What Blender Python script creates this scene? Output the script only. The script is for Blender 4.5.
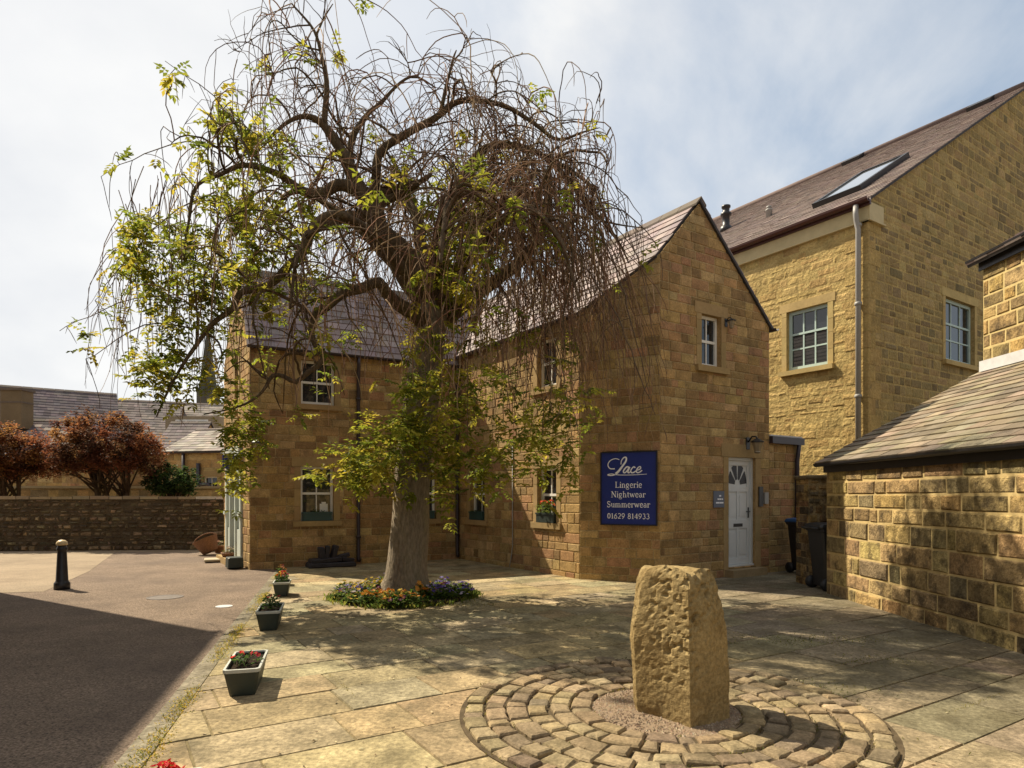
import bpy, math, random
import numpy as np
from mathutils import Vector, Matrix

random.seed(7)
R = math.radians
for o in list(bpy.data.objects):
    bpy.data.objects.remove(o)
scn = bpy.context.scene
COL = scn.collection

# ------------------------------------------------------------------ camera, sky, sun
FPX, CX, HY, CAMH = 650.0, 512.0, 495.0, 1.5
cam_d = bpy.data.cameras.new('camera')
cam = bpy.data.objects.new('camera', cam_d); COL.objects.link(cam)
cam.location = (0, 0, CAMH); cam.rotation_euler = (R(90), 0, 0)
cam_d.sensor_width = 36; cam_d.lens = FPX / 1024 * 36
cam_d.shift_y = (HY - 384) / 1024
cam_d.clip_start = 0.05; cam_d.clip_end = 2000
scn.camera = cam
scn.view_settings.view_transform = 'Standard'
scn.view_settings.look = 'None'
scn.view_settings.exposure = 0.80
scn.view_settings.gamma = 1.0
SUN_EL = R(48)
GD = Vector((0.85, -0.527, 0)).normalized()          # the way shadows fall on the ground
sd = bpy.data.lights.new('sun', 'SUN'); sd.energy = 4.8; sd.angle = R(0.6); sd.color = (1.0, 0.88, 0.68)
sun = bpy.data.objects.new('sun', sd); COL.objects.link(sun)
sun.location = (-30, 15, 40)
sun.rotation_euler = Vector((GD.x * math.cos(SUN_EL), GD.y * math.cos(SUN_EL), -math.sin(SUN_EL))).to_track_quat('-Z', 'Y').to_euler()

W = bpy.data.worlds.new('World'); scn.world = W; W.use_nodes = True
nt = W.node_tree; nt.nodes.clear()
def wn(t): return nt.nodes.new(t)
wo = wn('ShaderNodeOutputWorld'); bg = wn('ShaderNodeBackground'); bg.inputs['Strength'].default_value = 0.070
sky = wn('ShaderNodeTexSky'); sky.sky_type = 'NISHITA'; sky.sun_disc = False
sky.sun_elevation = SUN_EL; sky.sun_rotation = math.atan2(-GD.x, -GD.y); sky.air_density = 1.0; sky.dust_density = 2.0
tc = wn('ShaderNodeTexCoord')
sep = wn('ShaderNodeSeparateXYZ'); nt.links.new(tc.outputs['Generated'], sep.inputs[0])
def wmath(op, a, b):
    m = wn('ShaderNodeMath'); m.operation = op
    for i, v in enumerate((a, b)):
        if isinstance(v, (int, float)): m.inputs[i].default_value = v
        else: nt.links.new(v, m.inputs[i])
    return m.outputs[0]
zz = wmath('ADD', wmath('MAXIMUM', sep.outputs['Z'], 0.0), 0.5)
cmb = wn('ShaderNodeCombineXYZ')
nt.links.new(wmath('DIVIDE', sep.outputs['X'], zz), cmb.inputs[0]); nt.links.new(wmath('DIVIDE', sep.outputs['Y'], zz), cmb.inputs[1])
cn = wn('ShaderNodeTexNoise'); cn.inputs['Scale'].default_value = 1.7; cn.inputs['Detail'].default_value = 9; cn.inputs['Roughness'].default_value = 0.58; cn.inputs['Distortion'].default_value = 0.35
nt.links.new(cmb.outputs[0], cn.inputs['Vector'])
cr = wn('ShaderNodeValToRGB'); cr.color_ramp.elements[0].position = 0.36; cr.color_ramp.elements[1].position = 0.62
nt.links.new(cn.outputs['Fac'], cr.inputs[0])
# thicker cloud towards the left of the view (west, near the sun)
lft = wn('ShaderNodeMapRange'); lft.inputs['From Min'].default_value = 0.35; lft.inputs['From Max'].default_value = -0.35
nt.links.new(sep.outputs['X'], lft.inputs['Value'])
cov = wmath('MAXIMUM', wmath('MULTIPLY', cr.outputs[0], 0.92), wmath('MULTIPLY', lft.outputs[0], 0.9))
cn2 = wn('ShaderNodeTexNoise'); cn2.inputs['Scale'].default_value = 2.6; cn2.inputs['Detail'].default_value = 6
nt.links.new(cmb.outputs[0], cn2.inputs['Vector'])
cc = wn('ShaderNodeMix'); cc.data_type = 'RGBA'
cc.inputs[6].default_value = (6.9, 7.0, 7.15, 1); cc.inputs[7].default_value = (8.7, 8.6, 8.35, 1)
cr2 = wn('ShaderNodeValToRGB'); cr2.color_ramp.elements[0].position = 0.35; cr2.color_ramp.elements[1].position = 0.65
nt.links.new(cn2.outputs['Fac'], cr2.inputs[0]); nt.links.new(cr2.outputs[0], cc.inputs[0])
mx = wn('ShaderNodeMix'); mx.data_type = 'RGBA'
skg = wn('ShaderNodeMix'); skg.data_type = 'RGBA'; skg.inputs[0].default_value = 0.45
nt.links.new(sky.outputs[0], skg.inputs[6]); skg.inputs[7].default_value = (5.3, 6.4, 7.5, 1)
nt.links.new(cov, mx.inputs[0]); nt.links.new(skg.outputs[2], mx.inputs[6]); nt.links.new(cc.outputs[2], mx.inputs[7])
bk = wn('ShaderNodeMapRange'); bk.inputs['From Min'].default_value = -0.7; bk.inputs['From Max'].default_value = 0.35; bk.inputs['To Min'].default_value = 0.66; bk.inputs['To Max'].default_value = 1.0
nt.links.new(sep.outputs['Y'], bk.inputs['Value'])
mb_ = wn('ShaderNodeMix'); mb_.data_type = 'RGBA'; mb_.blend_type = 'MULTIPLY'; mb_.inputs[0].default_value = 1
nt.links.new(mx.outputs[2], mb_.inputs[6]); nt.links.new(bk.outputs[0], mb_.inputs[7])
nt.links.new(mb_.outputs[2], bg.inputs['Color']); nt.links.new(bg.outputs[0], wo.inputs['Surface'])

# ------------------------------------------------------------------ helpers
def P(x, y, Y):
    return Vector(((x - CX) / FPX * Y, Y, CAMH - (y - HY) / FPX * Y))
def Gp(x, y):
    Y = CAMH * FPX / (y - HY); return Vector(((x - CX) / FPX * Y, Y, 0))
ROOTM = {}
def rootm(o):
    while o.parent: o = o.parent
    return ROOTM.get(o.name, Matrix.Identity(4))
def thing(name, label, cat, loc=(0, 0, 0), rz=0.0, group=None):
    o = bpy.data.objects.new(name, None); COL.objects.link(o)
    o.location = loc; o.rotation_euler = (0, 0, rz); o.empty_display_size = 0.2
    o['label'] = label; o['category'] = cat
    if group: o['group'] = group
    ROOTM[o.name] = Matrix.Translation(Vector(loc)) @ Matrix.Rotation(rz, 4, 'Z')
    return o
def tag(o, label=None, cat=None, group=None, kind=None):
    if label: o['label'] = label
    if cat: o['category'] = cat
    if group: o['group'] = group
    if kind: o['kind'] = kind
    return o
def copy_tree(o, parent=None):
    c = o.copy(); COL.objects.link(c)
    if parent: c.parent = parent
    for ch in [k for k in bpy.data.objects if k.parent == o]:
        copy_tree(ch, c)
    return c

class MB:
    def __init__(s, local=False): s.v = []; s.f = []; s.c = []; s.sm = []; s.local = local
    def face(s, idx, col=(1, 1, 1), smooth=False):
        s.f.append(tuple(idx)); s.c.append(col); s.sm.append(smooth)
    def poly(s, pts, col=(1, 1, 1), smooth=False):
        b = len(s.v); s.v.extend([tuple(p) for p in pts]); s.face(range(b, b + len(pts)), col, smooth)
    def hexa(s, p, col=(1, 1, 1)):
        """p: 8 points, bottom ring 0-3 (counter-clockwise from above), top ring 4-7"""
        b = len(s.v); s.v.extend([tuple(q) for q in p])
        for q in ((3, 2, 1, 0), (4, 5, 6, 7), (0, 1, 5, 4), (1, 2, 6, 5), (2, 3, 7, 6), (3, 0, 4, 7)):
            s.face([b + i for i in q], col)
    def box(s, c, d, col=(1, 1, 1), M=None, taper=1.0, bev=0.0):
        x, y, z = d[0] / 2, d[1] / 2, d[2] / 2
        if bev > 0:
            rings = []
            for zz_, k in ((-z, 1), (-z + bev, 0), (z - bev, 0), (z, 1)):
                t = 1 + (taper - 1) * (zz_ + z) / (2 * z)
                a, b_ = x * t - bev * k, y * t - bev * k
                e = bev * 0.6
                rings.append([(-a + e, -b_, zz_), (a - e, -b_, zz_), (a, -b_ + e, zz_), (a, b_ - e, zz_), (a - e, b_, zz_), (-a + e, b_, zz_), (-a, b_ - e, zz_), (-a, -b_ + e, zz_)])
            s.loft([[Vector(q) for q in r] for r in rings], col, M=M, c=c)
            return
        pts = []
        for zz_, t in ((-z, 1), (z, taper)):
            for sx, sy in ((-1, -1), (1, -1), (1, 1), (-1, 1)):
                pts.append(Vector((sx * x * t, sy * y * t, zz_)))
        C = Vector(c)
        if M is not None: pts = [M @ q for q in pts]
        s.hexa([C + q for q in pts], col)
    def loft(s, rings, col=(1, 1, 1), M=None, c=(0, 0, 0), smooth=False, cap=True):
        C = Vector(c); b = len(s.v); n = len(rings[0])
        for r in rings:
            for q in r:
                q = Vector(q)
                if M is not None: q = M @ q
                s.v.append(tuple(C + q))
        for i in range(len(rings) - 1):
            for j in range(n):
                k = (j + 1) % n
                s.face((b + i * n + j, b + i * n + k, b + (i + 1) * n + k, b + (i + 1) * n + j), col, smooth)
        if cap:
            s.face([b + j for j in reversed(range(n))], col); s.face([b + (len(rings) - 1) * n + j for j in range(n)], col)
    def lathe(s, c, prof, n=16, col=(1, 1, 1), M=None, smooth=True):
        rings = [[Vector((r * math.cos(2 * math.pi * j / n), r * math.sin(2 * math.pi * j / n), z)) for j in range(n)] for r, z in prof]
        s.loft(rings, col, M, c, smooth)
    def tube(s, pts, rad, n=6, col=(1, 1, 1), smooth=True, cap=True):
        pts = [Vector(p) for p in pts]
        if len(pts) < 2: return
        if not isinstance(rad, (list, tuple)): rad = [rad] * len(pts)
        t0 = (pts[1] - pts[0]).normalized()
        up = Vector((0, 0, 1)) if abs(t0.z) < 0.9 else Vector((1, 0, 0))
        a = t0.cross(up).normalized()
        b0 = len(s.v)
        for i, p in enumerate(pts):
            t = (pts[min(i + 1, len(pts) - 1)] - pts[max(i - 1, 0)])
            if t.length < 1e-9: t = t0
            t.normalize()
            a = a - t * a.dot(t)
            if a.length < 1e-6: a = t.orthogonal()
            a.normalize(); b = t.cross(a)
            for j in range(n):
                th = 2 * math.pi * j / n
                s.v.append(tuple(p + (a * math.cos(th) + b * math.sin(th)) * rad[i]))
        for i in range(len(pts) - 1):
            for j in range(n):
                k = (j + 1) % n
                s.face((b0 + i * n + j, b0 + i * n + k, b0 + (i + 1) * n + k, b0 + (i + 1) * n + j), col, smooth)
        if cap and n > 2:
            s.face([b0 + j for j in reversed(range(n))], col); s.face([b0 + (len(pts) - 1) * n + j for j in range(n)], col)
    def build(s, name, mat, parent=None):
        me = bpy.data.meshes.new(name)
        v = s.v
        if parent is not None and not s.local:
            inv = rootm(parent).inverted()
            v = [tuple(inv @ Vector(q)) for q in v]
        me.from_pydata(v, [], s.f)
        ca = me.color_attributes.new('Col', 'FLOAT_COLOR', 'CORNER')
        lt = np.array([len(f) for f in s.f], dtype=int)
        c = np.array([(q[0], q[1], q[2], 1.0) for q in s.c], dtype=np.float32)
        ca.data.foreach_set('color', np.repeat(c, lt, axis=0).ravel())
        me.polygons.foreach_set('use_smooth', np.array(s.sm, dtype=bool))
        if mat: me.materials.append(mat)
        me.update()
        o = bpy.data.objects.new(name, me); COL.objects.link(o)
        if parent is not None: o.parent = parent
        return o
def struct(name, mb, mat):
    return tag(mb.build(name, mat), kind='structure')

# ------------------------------------------------------------------ materials
def mat(name, col=(0.5, 0.5, 0.5), rough=0.8, attr=False, nscale=0, namt=0.0, bscale=0, bstr=0.0, bdist=0.02, metal=0.0, spec=0.5,
        dirt=None, coords='Object', bdetail=6, transl=0.0, nscale2=0, namt2=0.0, coat=0.0, stretch=None):
    m = bpy.data.materials.new(name); m.use_nodes = True
    t = m.node_tree; L = t.links; b = t.nodes['Principled BSDF']
    b.inputs['Roughness'].default_value = rough; b.inputs['Metallic'].default_value = metal
    b.inputs['Specular IOR Level'].default_value = spec
    if coat: b.inputs['Coat Weight'].default_value = coat
    tcn = t.nodes.new('ShaderNodeTexCoord')
    src = tcn.outputs[coords]
    if stretch:
        mpn = t.nodes.new('ShaderNodeMapping'); mpn.inputs['Scale'].default_value = stretch; L.new(src, mpn.inputs['Vector']); src = mpn.outputs[0]
    cur = None
    if attr:
        a = t.nodes.new('ShaderNodeAttribute'); a.attribute_name = 'Col'
        mm = t.nodes.new('ShaderNodeMix'); mm.data_type = 'RGBA'; mm.blend_type = 'MULTIPLY'; mm.inputs[0].default_value = 1
        mm.inputs[6].default_value = (*col, 1); L.new(a.outputs['Color'], mm.inputs[7]); cur = mm.outputs[2]
    else:
        rgb = t.nodes.new('ShaderNodeRGB'); rgb.outputs[0].default_value = (*col, 1); cur = rgb.outputs[0]
    for sc_, am in ((nscale, namt), (nscale2, namt2)):
        if not sc_: continue
        nz = t.nodes.new('ShaderNodeTexNoise'); nz.inputs['Scale'].default_value = sc_; nz.inputs['Detail'].default_value = 8; nz.inputs['Roughness'].default_value = 0.62
        L.new(src, nz.inputs['Vector'])
        mr = t.nodes.new('ShaderNodeMapRange'); mr.inputs['From Min'].default_value = 0.3; mr.inputs['From Max'].default_value = 0.7
        mr.inputs['To Min'].default_value = 1 - am; mr.inputs['To Max'].default_value = 1 + am * 0.7
        L.new(nz.outputs['Fac'], mr.inputs['Value'])
        mu = t.nodes.new('ShaderNodeMix'); mu.data_type = 'RGBA'; mu.blend_type = 'MULTIPLY'; mu.inputs[0].default_value = 1
        L.new(cur, mu.inputs[6]); L.new(mr.outputs[0], mu.inputs[7]); cur = mu.outputs[2]
    if dirt:
        dcol, dsc, lo, hi, amt = dirt
        nz = t.nodes.new('ShaderNodeTexNoise'); nz.inputs['Scale'].default_value = dsc; nz.inputs['Detail'].default_value = 9; nz.inputs['Roughness'].default_value = 0.68
        L.new(src, nz.inputs['Vector'])
        mr = t.nodes.new('ShaderNodeMapRange'); mr.inputs['From Min'].default_value = lo; mr.inputs['From Max'].default_value = hi; mr.inputs['To Max'].default_value = amt
        L.new(nz.outputs['Fac'], mr.inputs['Value'])
        mu = t.nodes.new('ShaderNodeMix'); mu.data_type = 'RGBA'
        L.new(mr.outputs[0], mu.inputs[0]); L.new(cur, mu.inputs[6]); mu.inputs[7].default_value = (*dcol, 1); cur = mu.outputs[2]
    L.new(cur, b.inputs['Base Color'])
    if bscale:
        nz = t.nodes.new('ShaderNodeTexNoise'); nz.inputs['Scale'].default_value = bscale; nz.inputs['Detail'].default_value = bdetail; nz.inputs['Roughness'].default_value = 0.65
        L.new(src, nz.inputs['Vector'])
        bp = t.nodes.new('ShaderNodeBump'); bp.inputs['Strength'].default_value = bstr; bp.inputs['Distance'].default_value = bdist
        L.new(nz.outputs['Fac'], bp.inputs['Height']); L.new(bp.outputs[0], b.inputs['Normal'])
    if transl:
        tr = t.nodes.new('ShaderNodeBsdfTranslucent'); L.new(cur, tr.inputs['Color'])
        ms = t.nodes.new('ShaderNodeMixShader'); ms.inputs[0].default_value = transl
        L.new(b.outputs[0], ms.inputs[1]); L.new(tr.outputs[0], ms.inputs[2])
        L.new(ms.outputs[0], t.nodes['Material Output'].inputs['Surface'])
    return m
WHT = (1, 1, 1)
M = {}
M['stone'] = mat('sandstone', WHT, 0.92, True, 5.0, 0.30, 34, 0.8, 0.014, nscale2=38, namt2=0.34, spec=0.15, dirt=((0.10, 0.085, 0.05), 1.1, 0.52, 0.75, 0.55))
M['stone_gold'] = mat('golden_stone', WHT, 0.93, True, 3.0, 0.22, 9, 1.0, 0.06, nscale2=20, namt2=0.25, spec=0.15, dirt=((0.17, 0.13, 0.06), 2.0, 0.57, 0.8, 0.5))
M['stone_rough'] = mat('rough_stone', WHT, 0.95, True, 6.0, 0.28, 20, 1.0, 0.04, nscale2=40, namt2=0.32, spec=0.12, dirt=((0.06, 0.045, 0.03), 4.5, 0.47, 0.62, 0.75))
M['ashlar'] = mat('dressed_stone', WHT, 0.9, True, 2.0, 0.15, 45, 0.25, 0.006, nscale2=18, namt2=0.12, spec=0.15)
M['slate'] = mat('slate', WHT, 0.75, True, 5.0, 0.22, 50, 0.35, 0.006, spec=0.25, dirt=((0.16, 0.13, 0.08), 2.5, 0.58, 0.78, 0.4))
M['stoneslate'] = mat('stone_slate', WHT, 0.9, True, 6.0, 0.2, 30, 0.5, 0.01, spec=0.2, dirt=((0.08, 0.065, 0.04), 2.0, 0.52, 0.72, 0.45))
M['flag'] = mat('flagstone', WHT, 0.88, True, 3.5, 0.36, 22, 0.8, 0.016, nscale2=28, namt2=0.45, spec=0.2, dirt=((0.09, 0.075, 0.04), 2.2, 0.46, 0.66, 0.7), coords='Object')
M['sett'] = mat('sett_stone', WHT, 0.9, True, 9, 0.32, 45, 0.8, 0.010, nscale2=50, namt2=0.35, spec=0.15, dirt=((0.08, 0.065, 0.035), 5.0, 0.5, 0.68, 0.6))
M['asphalt'] = mat('asphalt', (0.245, 0.182, 0.132), 0.92, False, 1.3, 0.22, 60, 1.0, 0.02, nscale2=70, namt2=0.85, spec=0.2, dirt=((0.12, 0.09, 0.07), 0.55, 0.48, 0.62, 0.55), bdetail=3)
M['concrete'] = mat('pale_concrete', (0.30, 0.235, 0.16), 0.9, False, 1.2, 0.2, 60, 0.6, 0.01, nscale2=50, namt2=0.4, spec=0.15, dirt=((0.17, 0.13, 0.09), 0.7, 0.5, 0.66, 0.6))
M['soil'] = mat('soil', (0.035, 0.024, 0.016), 1.0, False, 20, 0.4, 40, 1.0, 0.03, spec=0.1)
M['joint'] = mat('joint_soil', (0.20, 0.16, 0.085), 1.0, False, 6, 0.45, 60, 0.8, 0.01, spec=0.1, dirt=((0.10, 0.11, 0.03), 1.6, 0.55, 0.7, 0.7))
M['gravel'] = mat('gravel', WHT, 0.95, True, 30, 0.3, 120, 0.9, 0.01, spec=0.1)
M['white'] = mat('white_paint', (0.74, 0.73, 0.68), 0.45, False, 8, 0.06, spec=0.4)
M['paleg'] = mat('pale_green_paint', (0.50, 0.55, 0.50), 0.5, False, 6, 0.08)
M['sage'] = mat('sage_paint', (0.42, 0.54, 0.50), 0.5, False, 6, 0.08)
M['greypaint'] = mat('door_paint', (0.60, 0.62, 0.62), 0.45, False, 5, 0.05)
M['darkglass'] = mat('fanlight_glass', (0.012, 0.012, 0.016), 0.25, spec=0.25)
M['farslate'] = mat('far_slate', WHT, 0.95, True, 3.0, 0.2, spec=0.05)
M['glass'] = mat('window_glass', (0.018, 0.021, 0.024), 0.04, False, spec=0.9)
M['black'] = mat('black_metal', (0.015, 0.014, 0.016), 0.42, False, 12, 0.3)
M['pipe'] = mat('dark_pipe', (0.032, 0.022, 0.028), 0.4)
M['redgutter'] = mat('maroon_gutter', (0.065, 0.020, 0.016), 0.45)
M['greypipe'] = mat('grey_pipe', (0.29, 0.28, 0.26), 0.5)
M['lead'] = mat('lead', (0.52, 0.52, 0.52), 0.6, False, 6, 0.15)
M['cream'] = mat('cream_fascia', (0.50, 0.41, 0.22), 0.7, False, 5, 0.1)
M['mortar'] = mat('mortar', WHT, 0.95, True, 8, 0.2, 60, 0.4, 0.005)
M['signblue'] = mat('sign_blue', (0.016, 0.030, 0.20), 0.35, False, 3, 0.1)
M['signwhite'] = mat('sign_lettering', (0.85, 0.85, 0.9), 0.5)
M['signgrey'] = mat('grey_sign', (0.11, 0.13, 0.18), 0.5)
M['brass'] = mat('pale_brass', (0.62, 0.47, 0.24), 0.45, False, 10, 0.2)
M['planter'] = mat('planter_plastic', (0.022, 0.032, 0.026), 0.5, False, 10, 0.25)
M['rim'] = mat('planter_rim', (0.42, 0.43, 0.38), 0.6, False, 12, 0.15)
M['terracotta'] = mat('terracotta', (0.30, 0.15, 0.075), 0.85, False, 12, 0.25)
M['wicker'] = mat('wicker', (0.22, 0.11, 0.055), 0.85, False, 40, 0.5, 60, 1.0, 0.02)
M['bark'] = mat('bark', (0.275, 0.225, 0.165), 0.95, True, 5, 0.3, 24, 1.0, 0.05, nscale2=34, namt2=0.42, spec=0.1, dirt=((0.13, 0.12, 0.05), 2.6, 0.50, 0.72, 0.6), stretch=(1, 1, 0.3))
M['twig'] = mat('twig_bark', WHT, 0.85, True, spec=0.2)
M['leaf'] = mat('leaf', WHT, 0.6, True, spec=0.25, transl=0.62)
M['petal'] = mat('petal', WHT, 0.6, True, spec=0.2, transl=0.25)
M['binblack'] = mat('bin_plastic', (0.016, 0.016, 0.018), 0.5, False, 8, 0.2)
M['binblue'] = mat('bin_lid_blue', (0.02, 0.085, 0.24), 0.5)
M['monolith'] = mat('monolith_stone', (0.33, 0.245, 0.115), 0.95, False, 2.2, 0.25, 30, 0.8, 0.016, nscale2=42, namt2=0.4, spec=0.1, dirt=((0.15, 0.095, 0.035), 2.0, 0.47, 0.64, 0.7))
M['red'] = mat('red_cloth', (0.55, 0.05, 0.04), 0.7)
M['dark_lump'] = mat('dark_stone', (0.03, 0.026, 0.032), 0.7, False, 12, 0.35, 30, 0.6, 0.01)
M['curtain'] = mat('pale_curtain', (0.45, 0.45, 0.44), 0.9)

# ------------------------------------------------------------------ walls of coursed stone
def clip_poly(poly, planes):
    for (a, b, c) in planes:                         # keep a*s + b*z <= c
        out = []
        for i in range(len(poly)):
            p, q = poly[i], poly[(i + 1) % len(poly)]
            dp, dq = a * p[0] + b * p[1] - c, a * q[0] + b * q[1] - c
            if dp <= 0: out.append(p)
            if (dp < 0 < dq) or (dq < 0 < dp):
                t = dp / (dp - dq); out.append((p[0] + (q[0] - p[0]) * t, p[1] + (q[1] - p[1]) * t))
        poly = out
        if len(poly) < 3: return []
    return poly
def subtract(rects, hole):
    a0, b0, a1, b1 = hole[0], hole[2], hole[1], hole[3]
    out = []
    for (s0, z0, s1, z1) in rects:
        if s1 <= a0 or s0 >= a1 or z1 <= b0 or z0 >= b1:
            out.append((s0, z0, s1, z1)); continue
        if s0 < a0: out.append((s0, z0, a0, z1))
        if s1 > a1: out.append((a1, z0, s1, z1))
        m0, m1 = max(s0, a0), min(s1, a1)
        if z0 < b0: out.append((m0, z0, m1, b0))
        if z1 > b1: out.append((m0, b1, m1, z1))
    return out
def area(p):
    return abs(sum(p[i][0] * p[(i + 1) % len(p)][1] - p[(i + 1) % len(p)][0] * p[i][1] for i in range(len(p)))) / 2
class Frame:
    """a wall plane: O start on the ground, e along it, n outwards"""
    def __init__(s, A, B, out):
        s.O = Vector((A[0], A[1], 0)); d = Vector((B[0] - A[0], B[1] - A[1], 0)); s.L = d.length; s.e = d.normalized()
        n = Vector((s.e.y, -s.e.x, 0)); s.n = n if n.dot(Vector((out[0], out[1], 0))) > 0 else -n
        s.flip = s.e.cross(Vector((0, 0, 1))).dot(s.n) < 0
    def p(s, a, z, d=0.0): return s.O + s.e * a + s.n * d + Vector((0, 0, z))
    def poly(s, mb, pts, col, d=0.0, smooth=False):
        q = [s.p(a, z, d) for a, z in pts]
        if s.flip: q.reverse()
        mb.poly(q, col, smooth)
    def block(s, mb, s0, s1, z0, z1, d0, d1, col):
        a, b = (s0, s1)
        ring = [(a, d1), (b, d1), (b, d0), (a, d0)]
        pts = [s.p(q, z0, d) for q, d in ring] + [s.p(q, z1, d) for q, d in ring]
        if s.flip: pts = pts[3::-1] + pts[7:3:-1]
        mb.hexa(pts, col)
def jitter(c, a):
    k = 1 + random.uniform(-a, a)
    return tuple(max(0.004, x * k * (1 + random.uniform(-a, a) * 0.25)) for x in c)
def stone_wall(mb, F, z0, z1, pal, ch=(0.12, 0.2), ln=(0.18, 0.5), holes=(), planes=(), mortar=(0.40, 0.30, 0.155), joint=0.014,
               proud=(0.005, 0.014), s0=0.0, s1=None, edge=0.009, var=0.19, reveal=0.14, rnd=None, rough=0.0, bed=None):
    rn = rnd or random
    if s1 is None: s1 = F.L
    rects = [(s0, z0, s1, z1)]
    for h in holes: rects = subtract(rects, h)
    for r in rects:
        p = clip_poly([(r[0], r[1]), (r[2], r[1]), (r[2], r[3]), (r[0], r[3])], planes)
        if len(p) > 2: F.poly(bed or mb, p, mortar)
    for h in holes:                                   # reveals
        a, b, c, d = h
        for q in (((a, c), (a, d)), ((b, d), (b, c)), ((a, d), (b, d)), ((b, c), (a, c))):
            pts = [F.p(q[0][0], q[0][1], 0), F.p(q[1][0], q[1][1], 0), F.p(q[1][0], q[1][1], -reveal), F.p(q[0][0], q[0][1], -reveal)]
            mb.poly(pts, jitter(pal[0], 0.1))
    z = z0
    while z < z1 - 0.02:
        h = rn.uniform(*ch)
        if z + h > z1 - 0.05: h = z1 - z
        s = s0 - rn.uniform(0, ln[0])
        while s < s1:
            l = rn.uniform(*ln) * (1.0 if rn.random() > 0.2 else 0.6)
            if s1 - (s + l) < ln[0] * 0.4: l = s1 - s
            rr = [(max(s, s0 - 0.004), z, min(s + l, s1 + 0.004), z + h)]
            for hh in holes: rr = subtract(rr, hh)
            col = jitter(rn.choice(pal), var)
            for r in rr:
                j = joint / 2
                if r[2] - r[0] < 0.03 or r[3] - r[1] < 0.025: continue
                k = rough
                ja = lambda: rn.uniform(0, k)
                pts = [(r[0] + j + ja(), r[1] + j + ja()), (r[2] - j - ja(), r[1] + j + ja()), (r[2] - j - ja(), r[3] - j - ja()), (r[0] + j + ja(), r[3] - j - ja())]
                pts = clip_poly(pts, planes)
                if len(pts) < 3 or area(pts) < 0.0012: continue
                cx = sum(q[0] for q in pts) / len(pts); cz = sum(q[1] for q in pts) / len(pts)
                d = rn.uniform(*proud)
                inner = []
                for q in pts:
                    dx, dz = q[0] - cx, q[1] - cz
                    inner.append((cx + dx * max(0.3, 1 - edge / max(abs(dx), 0.01)), cz + dz * max(0.3, 1 - edge / max(abs(dz), 0.01))))
                n = len(pts); b = len(mb.v)
                mb.v.extend([tuple(F.p(q[0], q[1], 0)) for q in pts]); mb.v.extend([tuple(F.p(q[0], q[1], d + rn.uniform(-1, 1) * rough * 0.25)) for q in inner])
                top = [b + n + i for i in range(n)]
                if F.flip: top.reverse()
                mb.face(top, col)
                for i in range(n):
                    q = (b + i, b + (i + 1) % n, b + n + (i + 1) % n, b + n + i)
                    mb.face(q[::-1] if F.flip else q, col)
            s += l
        z += h
PAL_BROWN = [(0.38, 0.245, 0.105), (0.41, 0.275, 0.12), (0.33, 0.21, 0.09), (0.43, 0.30, 0.14), (0.36, 0.205, 0.105), (0.40, 0.265, 0.11), (0.29, 0.185, 0.085)]
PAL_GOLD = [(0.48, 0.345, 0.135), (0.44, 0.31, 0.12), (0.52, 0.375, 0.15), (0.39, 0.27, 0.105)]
PAL_OUT = [(0.44, 0.31, 0.135), (0.37, 0.26, 0.12), (0.30, 0.215, 0.105), (0.48, 0.345, 0.15), (0.23, 0.17, 0.09), (0.42, 0.285, 0.12), (0.33, 0.235, 0.11)]
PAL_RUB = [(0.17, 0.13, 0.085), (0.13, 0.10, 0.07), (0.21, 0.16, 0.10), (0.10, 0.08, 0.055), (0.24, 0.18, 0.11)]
DRESS = (0.35, 0.245, 0.115)

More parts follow.
